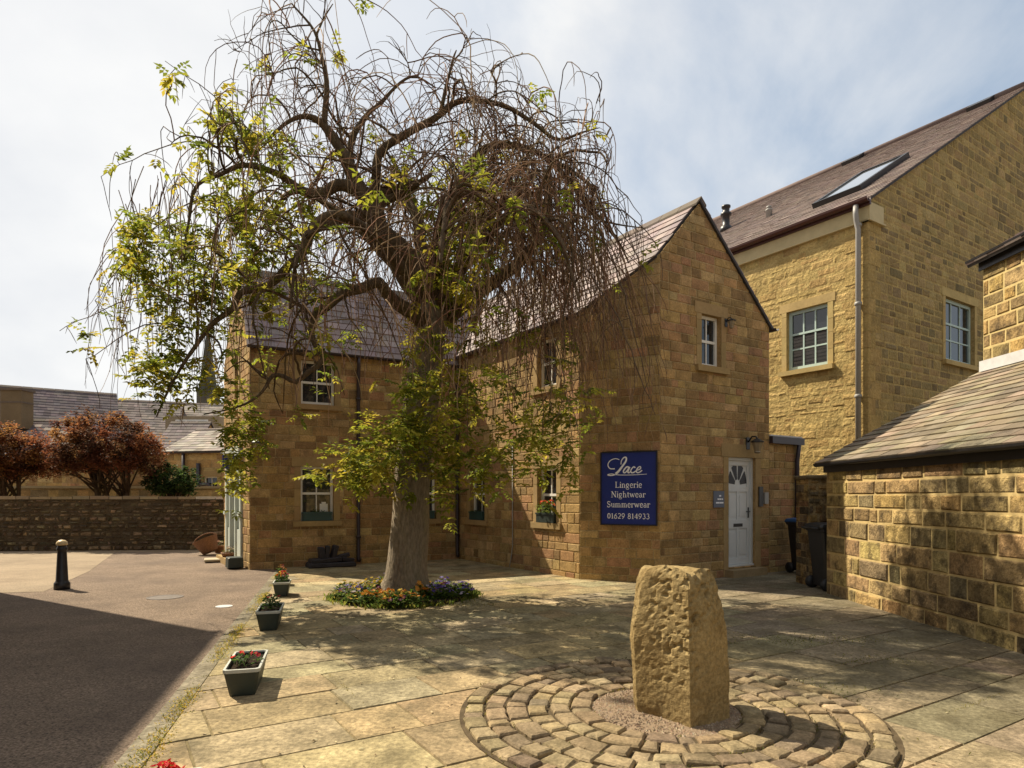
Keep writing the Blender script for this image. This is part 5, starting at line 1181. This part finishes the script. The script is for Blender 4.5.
# secondary branches
SEC = []
def rho(p):
    dx = p.x - (-1.35); dy = p.y - 9.65
    return math.sqrt((dx / (4.25 if dx < 0 else 3.05)) ** 2 + (dy / (2.6 if dy < 0 else 1.95)) ** 2)
def ztop(p, h=0.0):
    k = min(rho(p), 1.1); z = h * 0.6 + (7.8 - 1.8 * k * k if p.x < -1.35 else 7.85 - 2.25 * k); return 1.5 + (z - 1.5) * min(1.0, p.y / 9.65)
def arch(p, d, L, step, grav, noise_, zmin, rn, wob=0.0, h=0.0):
    lim = rn.uniform(0.32, 1.0) * 0.99
    pts = [p.copy()]; d = d.normalized(); n = int(L / step)
    for i in range(n):
        d = (d + Vector((0, 0, -grav * (0.35 + 1.1 * i / n))) + rvec(rn) * noise_ + (rvec(rn) * 0.55 if rn.random() < 0.13 else Vector())).normalized()
        ro = rho(p) / (1 + 0.06 * max(0.0, 6.2 - p.z))
        if ro > lim - 0.12:
            o_ = Vector((p.x + 1.35, p.y - 9.65, 0)).normalized(); k_ = d.dot(o_)
            if k_ > 0: d = (d - o_ * k_ * min(0.9, (ro - lim + 0.12) / 0.16) * 0.7 + Vector((0, 0, -0.12))).normalized()
        if p.z > ztop(p, h) and d.z > -0.1: d = (d + Vector((0, 0, -0.25)) + rvec(rn) * 0.3).normalized()
        if d.z < -0.97: d = (d + Vector((rn.gauss(0, .03), rn.gauss(0, .03), 0))).normalized()
        p = p + d * step
        if p.z < zmin: break
        pts.append(p.copy())
    return pts
for i in range(205):
    p, r, t = rn.choice(SAMPLES)
    if p.z < 3.0: continue
    o = p - AX; o.z = 0; o = o.normalized() if o.length > 0.3 else Vector((math.cos(i), math.sin(i), 0))
    d = o * rn.uniform(0.2, 1.0) + rvec(rn) * 0.7 + Vector((0, 0, rn.uniform(0.0, 0.9)))
    pts = arch(p, d, rn.uniform(0.8, 2.2), 0.1, rn.uniform(0.03, 0.12), 0.16, 2.6, rn)
    if len(pts) < 4: continue
    r0 = min(r * 0.6, rn.uniform(0.012, 0.028)); n = len(pts)
    mb.tube(pts, [r0 * (1 - 0.75 * k / (n - 1)) for k in range(n)], 5, jitter((0.5, 0.4, 0.32), 0.15))
    SEC += [(pts[k], r0 * (1 - 0.75 * k / (n - 1)), (pts[k] - pts[k - 1]).normalized()) for k in range(2, n)]
mb.build('limbs', M['bark'], trunk)
print('limb faces', len(mb.f))
# drooping twigs
mb = MB(); STR = []
PAL_TW = [(0.24, 0.135, 0.08), (0.18, 0.105, 0.068), (0.29, 0.18, 0.105), (0.36, 0.25, 0.145), (0.15, 0.095, 0.065)]
ALLS = SAMPLES + SEC * 1
def pxof(p): return CX + p.x / p.y * FPX, HY - (p.z - CAMH) / p.y * FPX
count = 0
while count < 930:
    p, r, t = rn.choice(SEC) if rn.random() < 0.72 else rn.choice(SAMPLES)
    if p.z < 3.4: continue
    x, y = pxof(p)
    if rho(p) > (1.02 if p.x < -1.35 else 0.85): continue
    wgt = 0.8 if x > 440 else (0.6 if x > 380 else 0.3)
    if rn.random() > wgt: continue
    o = p - AX; o.z = 0; o = o.normalized() if o.length > 0.3 else Vector((math.cos(count), math.sin(count), 0))
    d = o * rn.uniform(0.1, 1.0) + rvec(rn) * 0.75 + Vector((0, 0, rn.uniform(-0.3, 0.75)))
    zmin = rn.choice([2.3, 2.6, 3.0, 3.4, 3.9]) + rn.uniform(-0.2, 0.3)
    if p.x < -3.3: zmin += 0.35
    L = rn.uniform(0.8, 3.9)
    pts = arch(p, d, L, 0.14, rn.uniform(0.12, 0.40), 0.10, zmin, rn)
    if len(pts) < 4: continue
    count += 1
    n = len(pts); r0 = rn.uniform(0.0055, 0.0115); col = jitter(rn.choice(PAL_TW), 0.25)
    mb.tube(pts, [r0 * (1 - 0.6 * k / (n - 1)) for k in range(n)], 3, col, cap=False)
    STR.append(pts)
    # side twiglets
    for q in range(rn.randint(0, 3)):
        k = rn.randint(1, n - 2); dd = (pts[k + 1] - pts[k - 1]).normalized() + rvec(rn) * 0.7
        sp = arch(pts[k], dd, rn.uniform(0.3, 0.9), 0.11, 0.12, 0.12, zmin, rn)
        if len(sp) > 2: mb.tube(sp, [r0 * 0.6] * (len(sp) - 1) + [r0 * 0.3], 3, col, cap=False); STR.append(sp)
# upright shoots breaking the top outline
TOPS = [s for s in SEC + SAMPLES if pxof(s[0])[1] < 190]
for i in range(420):
    p, r, t = rn.choice(TOPS)
    d = (p - AX); d.z = 0; d = d.normalized() * rn.uniform(0, 0.9) + Vector((0, 0, rn.uniform(0.5, 1.3))) + rvec(rn) * 0.5
    pts = arch(p, d, rn.uniform(0.3, 0.95), 0.09, rn.uniform(0.0, 0.12), 0.14, 3, rn, h=0.75)
    if len(pts) < 3: continue
    n = len(pts); r0 = rn.uniform(0.005, 0.010); mb.tube(pts, [r0 * (1 - 0.65 * k / (n - 1)) for k in range(n)], 3, jitter((0.12, 0.085, 0.06), 0.2), cap=False)
# outer curtain strands
for (n_s, ax0, ax1, ay0, ay1, bx0, bx1, by0, by1) in ((95, 520, 612, 165, 250, 575, 668, 310, 445), (70, 110, 235, 165, 260, 85, 230, 290, 425), (55, 430, 560, 230, 300, 400, 600, 380, 470)):
    for i in range(n_s):
        u = rn.random(); Y0 = rn.uniform(8.6, 10.2); a = P(ax0 + (ax1 - ax0) * u + rn.gauss(0, 10), rn.uniform(ay0, ay1), Y0); b = P(bx0 + (bx1 - bx0) * min(1, max(0, u + rn.gauss(0, .18))), rn.uniform(by0, by1), min(10.3, Y0 + rn.gauss(0, .25)))
        m1 = a * 0.66 + b * 0.34 + Vector((rn.gauss(0, .08) + (b.x - a.x) * 0.12, rn.gauss(0, .08), rn.uniform(0, .22))); m2 = a * 0.3 + b * 0.7 + Vector((rn.gauss(0, .07) + (b.x - a.x) * 0.1, rn.gauss(0, .07), rn.uniform(-.05, .1)))
        pts = [q + rvec(rn) * 0.012 for q, _ in spline([(a, 1), (m1, 1), (m2, 1), (b, 1)], 0.16)]; n = len(pts); r0 = rn.uniform(0.005, 0.009)
        mb.tube(pts, [r0 * (1 - 0.6 * k / (n - 1)) for k in range(n)], 3, jitter(rn.choice(PAL_TW), 0.25), cap=False); STR.append(pts)
        for q in range(rn.randint(0, 2)):
            k = rn.randint(1, n - 2); sp = arch(pts[k], (pts[k + 1] - pts[k]).normalized() + rvec(rn) * 0.6, rn.uniform(0.3, 0.8), 0.11, 0.1, 0.1, 2.2, rn)
            if len(sp) > 2: mb.tube(sp, [r0 * 0.6] * (len(sp) - 1) + [r0 * 0.3], 3, (0.22, 0.14, 0.09), cap=False)
# long lone shoots out to the left
for (x, y, x1, y1) in ((260, 165, 165, 62), (240, 150, 100, 175), (215, 190, 95, 300), (230, 300, 60, 330), (200, 330, 85, 360), (560, 160, 640, 215), (590, 210, 660, 250), (600, 230, 650, 400), (580, 260, 655, 415)):
    a, b = P(x, y, 8.9), P(x1, y1, 8.6); m_ = (a + b) / 2 + Vector((0, 0, 0.25)); pts = [q for q, _ in spline([(a, .012), (m_, .009), (b, .004)], 0.15)]; n = len(pts)
    pts = [q + rvec(rn) * 0.02 for q in pts]; mb.tube(pts, [0.012 - 0.008 * k / (n - 1) for k in range(n)], 4, (0.12, 0.085, 0.06), cap=False)
    for q in range(7):
        k = rn.randint(2, n - 1); sp = arch(pts[k], rvec(rn) + Vector((0, 0, -0.2)), rn.uniform(0.3, 1.0), 0.11, 0.2, 0.1, 2.6, rn); 
        if len(sp) > 2: mb.tube(sp, [0.005] * (len(sp) - 1) + [0.002], 3, (0.12, 0.085, 0.06), cap=False); STR.append(sp)
tw = mb.build('twigs', M['twig'], tree); print('twig faces', len(mb.f))
# leaves
mb = MB(); nl = 0
LEAFC = [(0.27, 0.28, 0.03), (0.20, 0.235, 0.028), (0.34, 0.32, 0.04), (0.15, 0.18, 0.025), (0.38, 0.32, 0.04)]
def leafiness(x, y):
    if x < 285: return 0.10 if 150 < y < 430 else 0.03
    if y > 385 and 320 < x < 600: return 0.30
    if 420 < x < 490 and 180 < y < 385: return 0.10
    if x < 340 and y > 150: return 0.05
    if x > 575: return 0.012
    if y > 330: return 0.07
    return 0.016
def spray(c, d, rn, k=1.0):
    """one pinnate leaf: a rachis with paired leaflets"""
    global nl
    d = (d + rvec(rn) * 0.5 + Vector((0, 0, -0.25))).normalized(); sd_ = d.cross(Vector((0, 0, 1)))
    if sd_.length < 0.05: sd_ = d.orthogonal()
    sd_.normalize(); L = rn.uniform(0.10, 0.20) * k; col = jitter(rn.choice(LEAFC), 0.2); m_ = rn.randint(3, 4)
    for i in range(1, m_ + 1):
        p = c + d * L * i / m_
        for sg in (-1, 1): leafet(mb, p, sd_ * sg + d * 0.5 + Vector((0, 0, -0.35)) + rvec(rn) * 0.2, Vector((0, 0, 1)), rn.uniform(0.055, 0.09) * k, 0.044 * k, jitter(col, 0.12))
    leafet(mb, c + d * L, d, Vector((0, 0, 1)), 0.075 * k, 0.036 * k, col); nl += 1
for pts in STR:
    for p in pts[1:]:
        x, y = pxof(p)
        if rn.random() < leafiness(x, y) * (0.25 if x > 320 else 0.45):
            for q in range(rn.randint(2, 5)): spray(p + rvec(rn) * 0.02, rvec(rn), rn, rn.uniform(1.0, 1.5))
# clumps hanging low round the trunk and on the left
for (px, py, Y, sx, sy, n) in ((385, 460, 9.2, 42, 32, 150), (350, 470, 9.3, 22, 22, 60), (455, 470, 9.3, 35, 28, 110), (520, 450, 9.5, 45, 40, 120), (555, 430, 9.6, 25, 40, 60), (240, 430, 8.8, 18, 35, 70), (235, 475, 8.8, 10, 16, 30), (455, 265, 9.0, 20, 45, 90), (190, 290, 8.7, 50, 60, 130), (140, 240, 8.6, 22, 28, 60), (160, 385, 8.5, 22, 25, 45), (250, 235, 8.9, 45, 50, 75), (430, 400, 8.9, 50, 40, 95), (425, 350, 8.9, 40, 35, 45), (400, 430, 8.9, 30, 20, 70), (500, 400, 9.3, 60, 40, 55), (150, 370, 8.5, 15, 10, 25), (240, 130, 9.0, 40, 25, 40)):
    for i in range(n):
        if rn.random() < (0.66 if px > 415 and py > 300 else 0.52): continue
        c = P(px + rn.gauss(0, sx * 0.6), py + rn.gauss(0, sy * 0.6), Y + rn.gauss(0, 0.45))
        for q in range(rn.randint(2, 4)): spray(c + rvec(rn) * 0.04, rvec(rn), rn, rn.uniform(1.0, 1.5))
        if rn.random() < 0.5: pass
mb.build('foliage', M['leaf'], tree); print('leaves', nl, len(mb.f))
rt = thing('red_tag', 'small red tag hanging at the left edge of the weeping tree trunk', 'tag', P(398, 502, 9.5))
mb = MB(); a = P(398, 494, 9.55); mb.box(a + Vector((0, 0, -0.11)), (0.05, 0.012, 0.2), bev=0.004); mb.build('ribbon', M['red'], rt)
mb = MB(); mb.tube([a, a + Vector((0.02, 0.0, 0.6))], 0.003, 4, (0.5, 0.4, 0.3)); mb.build('string', M['twig'], rt)

# ---- flower bed at its foot
mb = MB(); rn = random.Random(8); n = 40
mb.loft([[Vector((T0.x + 0.98 * math.cos(2 * math.pi * k / n), T0.y - 0.12 + 0.98 * math.sin(2 * math.pi * k / n), 0.002)) for k in range(n)], [Vector((T0.x + 0.9 * math.cos(2 * math.pi * k / n), T0.y - 0.12 + 0.9 * math.sin(2 * math.pi * k / n), 0.05)) for k in range(n)]])
struct('bed_soil', mb, M['soil'])
KINDS = [('violet pansy clump in the bed at the foot of the weeping tree', [(0.10, 0.05, 0.30), (0.16, 0.10, 0.42), (0.2, 0.18, 0.45)]),
         ('orange pansy clump in the bed at the foot of the weeping tree', [(0.62, 0.22, 0.03), (0.65, 0.3, 0.05)]),
         ('yellow pansy clump in the bed at the foot of the weeping tree', [(0.62, 0.45, 0.05), (0.55, 0.42, 0.12)]),
         ('dark red pansy clump in the bed at the foot of the weeping tree', [(0.18, 0.03, 0.06), (0.12, 0.03, 0.10)]),
         ('pale lilac pansy clump in the bed at the foot of the weeping tree', [(0.5, 0.45, 0.55), (0.42, 0.36, 0.5)])]
protos = {}
for i in range(96):
    for tr_ in range(60):
        a = rn.random() * 6.283; r = rn.uniform(0.40, 0.98)
        p = Vector((T0.x + r * math.cos(a), T0.y - 0.12 + r * math.sin(a), 0.03))
        if (p - Vector((T0.x, T0.y, 0.03))).length > 0.42: break
    u = (p.x - T0.x) / 1.1
    k = rn.choices(range(5), weights=[3.5 if u > 0.3 else 0.3, 2.8 if -0.35 < u < 0.3 else 0.2, 2.4 if u < 0.2 else 0.3, 1.2 if u < 0 else 0.2, 0.9])[0]
    v = (k, rn.randint(0, 1))
    if v not in protos:
        o = thing('pansy_plant', KINDS[k][0], 'flowers', p, 0, 'pansies round the foot of the tree')
        plant(o, p.copy(), (0.13, 0.13), 0.14, 140, 7, KINDS[k][1], rn, 0.05, 0.030, ((0.06, 0.11, 0.02), (0.10, 0.16, 0.03), (0.14, 0.17, 0.03))); protos[v] = o
    else:
        o = copy_tree(protos[v]); o.location = p; o.rotation_euler = (0, 0, rn.random() * 6.28); sc = rn.uniform(0.75, 1.25); o.scale = (sc, sc, sc * rn.uniform(0.6, 1.1))

# =================================================================== THE BACKGROUND, left
gw = thing('rubble_wall', 'long dark rubble boundary wall across the end of the road', 'wall', (-10, 17.4, 0))
Fg = Frame(Vector((-22, 17.2, 0)), Vector((-6.6, 18.6, 0)), (0, -1))
mb = MB(); stone_wall(mb, Fg, -0.05, 1.38, PAL_RUB, ch=(0.05, 0.15), ln=(0.08, 0.32), mortar=(0.09, 0.07, 0.045), joint=0.016, rough=0.035, proud=(0.005, 0.05), edge=0.018, var=0.35, reveal=0.1)
mb.build('wall', M['stone_rough'], gw)
mb = MB(); s = 0
while s < Fg.L:
    l = random.uniform(0.3, 0.6); Fg.block(mb, s + 0.01, s + l - 0.01, 1.381, 1.45 + random.uniform(0, 0.03), -0.42, 0.04, jitter((0.22, 0.18, 0.12) if s < 13 else (0.5, 0.47, 0.4), 0.2)); s += l  # sunlight on the right end is put into its paler coping stones
mb.build('coping', M['ashlar'], gw)
Fgb = Frame(Vector((-22, 17.6, 0)), Vector((-6.6, 19.0, 0)), (0, 1)); mb = MB(); Fgb.poly(mb, [(0, 0), (Fgb.L, 0), (Fgb.L, 1.38), (0, 1.38)], (0.15, 0.12, 0.08)); mb.build('wall', M['stone_rough'], gw)
g2 = thing('garden_wall', 'pale stone garden wall showing above the rubble wall behind the copper trees', 'wall', (-12, 21, 0))
F2 = Frame(Vector((-26, 20.6, 0)), Vector((-8.5, 22.0, 0)), (0, -1)); mb = MB(); stone_wall(mb, F2, 0, 1.72, PAL_OUT, ch=(0.14, 0.24), ln=(0.2, 0.6), mortar=(0.4, 0.32, 0.17)); mb.build('wall', M['stone'], g2)
mb = MB(); F2.block(mb, 0, F2.L, 1.722, 1.80, -0.35, 0.05, (0.36, 0.29, 0.17)); mb.build('coping', M['ashlar'], g2)
def small_tree(name, label, cat, c, stems, crown, n, pal, rn, ls=0.095, group=None):
    o = thing(name, label, cat, c, 0, group); mb = MB(); cc, rad = crown
    tips = []
    for i in range(stems):
        a = rn.random() * 6.28; top = cc + Vector((math.cos(a) * rad[0] * 0.45, math.sin(a) * rad[1] * 0.45, rn.uniform(-0.1, 0.3) * rad[2])); b0 = Vector(c) + Vector((rn.gauss(0, .18), rn.gauss(0, .12), 0))
        m_ = (b0 + top) / 2 + Vector((rn.gauss(0, .15), rn.gauss(0, .15), 0)); mb.tube([q for q, _ in spline([(b0, 1), (m_, 1), (top, 1)], 0.2)], 0.055, 6, (0.35, 0.28, 0.25)); tips.append(top)
        for k in range(5):
            e = cc + Vector((rn.uniform(-.8, .8) * rad[0], rn.uniform(-.8, .8) * rad[1], rn.uniform(-.5, .8) * rad[2])); mb.tube([m_, (m_ + e) / 2 + Vector((0, 0, .1)), e], [0.03, 0.02, 0.008], 5, (0.35, 0.28, 0.25))
    mb.build('trunk', M['bark'], o); mb = MB()
    clumps = []
    for i in range(230):
        v = rvec(rn); k = rn.uniform(0.3, 1.0) ** 0.6
        if v.z < -0.55: v.z *= 0.5
        clumps.append((cc + Vector((v.x * rad[0] * k, v.y * rad[1] * k, v.z * rad[2] * k)), rn.uniform(0.10, 0.26) * min(rad) * 1.2, rn.choice(pal)))
    for i in range(n):
        q, r, col = rn.choice(clumps); p = q + rvec(rn) * r * rn.random() ** 0.5
        d = rvec(rn); d.z = d.z * 0.5 - 0.15
        leafet(mb, p, d, Vector((0, 0, 1)), ls * rn.uniform(0.6, 1.3), ls * 0.65, jitter(col, 0.25))
    mb.build('crown', M['leaf'], o); return o
rn = random.Random(99)
COP = [(0.19, 0.065, 0.03), (0.13, 0.05, 0.03), (0.25, 0.10, 0.04), (0.09, 0.045, 0.025), (0.30, 0.15, 0.05)]
small_tree('copper_tree', 'rounded copper-leaved tree, the larger and fuller one behind the rubble wall', 'tree', (-11.9, 19.6, 0), 5, (P(100, 452, 19.4), (1.9, 1.3, 1.15)), 22000, COP, rn)
small_tree('copper_tree', 'copper-leaved tree cut by the left edge of the photo', 'tree', (-14.9, 19.2, 0), 4, (P(2, 458, 19.2), (1.35, 1.1, 1.05)), 15000, COP, rn)
small_tree('green_bush', 'rounded green bush behind the wall right of the copper trees', 'bush', (-10.2, 20.0, 0), 4, (P(172, 484, 19.9), (0.85, 0.7, 0.62)), 4500, [(0.05, 0.085, 0.025), (0.08, 0.12, 0.03), (0.035, 0.06, 0.02)], rn, 0.1)
# buildings beyond
PAL_FAR = [(0.15, 0.125, 0.13), (0.13, 0.11, 0.115), (0.17, 0.14, 0.14)]
PAL_PALE = [(0.34, 0.30, 0.26), (0.30, 0.265, 0.235), (0.38, 0.335, 0.29)]
def far_house(name, label, p0, p1, ze, zr, half, wallpal, roofpal, row=0.24, extras=None):
    o = thing(name, label, 'house', (p0.x, p0.y, 0)); house_ref[0] = o
    F = Frame(p0, p1, (0, -1)); al = F.e; back = -F.n
    mb = MB(); stone_wall(mb, F, 0, ze, wallpal, ch=(0.2, 0.3), ln=(0.3, 0.7), holes=(extras or []))
    Fe = Frame(p1, p1 + back * half * 2, (1, 0)); sl = (zr - ze) / half; stone_wall(mb, Fe, 0, zr, wallpal, ch=(0.2, 0.3), ln=(0.3, 0.7), planes=[(-sl, 1, ze), (sl, 1, ze + sl * half * 2)])
    Fe2 = Frame(p0, p0 + back * half * 2, (-1, 0)); stone_wall(mb, Fe2, 0, zr, wallpal, ch=(0.2, 0.3), ln=(0.3, 0.7), planes=[(-sl, 1, ze), (sl, 1, ze + sl * half * 2)])
    mb.build('wall', M['stone'], o)
    for w in (extras or []): window(o, F, *w)
    roof_pair(p0, al, F.L, back, half, ze, zr, row=row, sw=0.3, pal=roofpal, matl='farslate'); gutter(F, 0, F.L, ze - 0.02, parent=o)
    return o, F
def gx(px, Y): return Vector(((px - CX) / FPX * Y, Y, 0))
h1, Fh = far_house('terrace_house', 'long low stone terrace with a dark purple slate roof behind the copper trees', gx(-80, 29), gx(120, 33.4), 4.4, 7.0, 3.0, PAL_BROWN, PAL_FAR)
h1b, Fh = far_house('terrace_house', 'terrace house with a sunlit pale slate roof right of the dark purple one', gx(98, 34.0), gx(176, 35.3), 4.35, 6.85, 3.0, PAL_BROWN, [(0.24, 0.205, 0.19), (0.21, 0.18, 0.17), (0.27, 0.23, 0.21)])
h2, Fh = far_house('terrace_house', 'pale slate roofed terrace house below the church spire', gx(161, 36.0), gx(240, 37), 4.1, 7.0, 3.4, PAL_BROWN, PAL_PALE)
# dormer on it
mb = MB(); c = P(203, 428, 35.2); mb.box(c, (2.8, 2.4, 1.0), (0.3, 0.24, 0.16)); dm = mb.build('dormer', M['ashlar'], h2); mb = MB(); mb.box(c + Vector((0, -1.22, 0.0)), (1.7, 0.06, 0.62)); mb.build('frame', M['white'], dm); mb = MB()
for k in (-0.56, 0, 0.56): mb.box(c + Vector((k, -1.26, 0.0)), (0.44, 0.04, 0.46))
mb.build('pane', M['glass'], dm)
h3, Fh = far_house('cottage', 'stone cottage with chimney stack and lichened slate roof behind the left copper tree', gx(-90, 26.0), gx(62, 27.0), 3.0, 4.75, 1.9, PAL_BROWN, PAL_FAR + PAL_PALE[:1])
mb = MB(); c = P(17, 402, 27.9); mb.box(c + Vector((0, 0, -0.3)), (0.9, 0.7, 1.7), (0.17, 0.125, 0.075)); mb.box(c + Vector((0, 0, 0.50)), (1.0, 0.82, 0.10), (0.14, 0.11, 0.09)); mb.box(c + Vector((0, 0, -0.05)), (0.93, 0.73, 0.06), (0.14, 0.11, 0.09)); mb.build('chimney', M['ashlar'], h3)
h4, Fh = far_house('cottage', 'brown stone cottage with low pale roof between the green bush and the shop', gx(163, 25.0), gx(232, 24.4), 3.15, 4.15, 2.0, PAL_BROWN, PAL_PALE, extras=[(1.75, 2.35, 0.9, 2.2)])
mb = MB(); mb.tube([Fh.p(0.95, 3.1, 0.08), Fh.p(0.95, 0, 0.08)], 0.06, 8); mb.tube([Fh.p(1.6, 2.7, 0.08), Fh.p(1.6, 0, 0.08)], 0.08, 8); mb.tube([Fh.p(1.6, 1.9, 0.1), Fh.p(2.05, 1.9, 0.1), Fh.p(2.3, 1.6, 0.12)], 0.07, 8); mb.build('downpipe', M['pipe'], h4)
h5, Fh = far_house('cottage', 'gabled stone house with grey roof half hidden behind the drooping branches', gx(152, 30), gx(192, 30), 3.4, 5.0, 1.8, PAL_BROWN, [(0.22, 0.19, 0.18)])
# church spire
sp = thing('church_spire', 'distant dark octagonal church spire above the rooftops', 'spire', gx(208, 90)); c = gx(208, 90); k = 90 / FPX
mb = MB(); mb.lathe(c, [(11 * k, 0), (11 * k, 1.5 + 102 * k), (11.6 * k, 1.5 + 102.2 * k), (11.6 * k, 1.5 + 104 * k), (9.6 * k, 1.5 + 104.2 * k)], 8, (0.09, 0.085, 0.07), smooth=False); mb.build('tower', M['ashlar'], sp)
mb = MB(); mb.lathe(c, [(9.4 * k, 1.5 + 104 * k), (0.3 * k, 1.5 + 172 * k)], 8, (0.085, 0.088, 0.07), smooth=False); mb.lathe(c, [(0.3 * k, 1.5 + 171 * k), (0.2 * k, 1.5 + 180 * k)], 6, (0.05, 0.05, 0.05)); mb.build('spire', M['ashlar'], sp)
for i in range(4):
    a = math.pi / 4 + i * math.pi / 2; mb = MB(); mb.lathe(c + Vector((math.cos(a) * 10.4 * k, math.sin(a) * 10.4 * k, 0)), [(1.4 * k, 1.5 + 103 * k), (1.2 * k, 1.5 + 107 * k), (0.1 * k, 1.5 + 112 * k)], 6, (0.09, 0.085, 0.07), smooth=False); mb.build('pinnacle', M['ashlar'], sp)
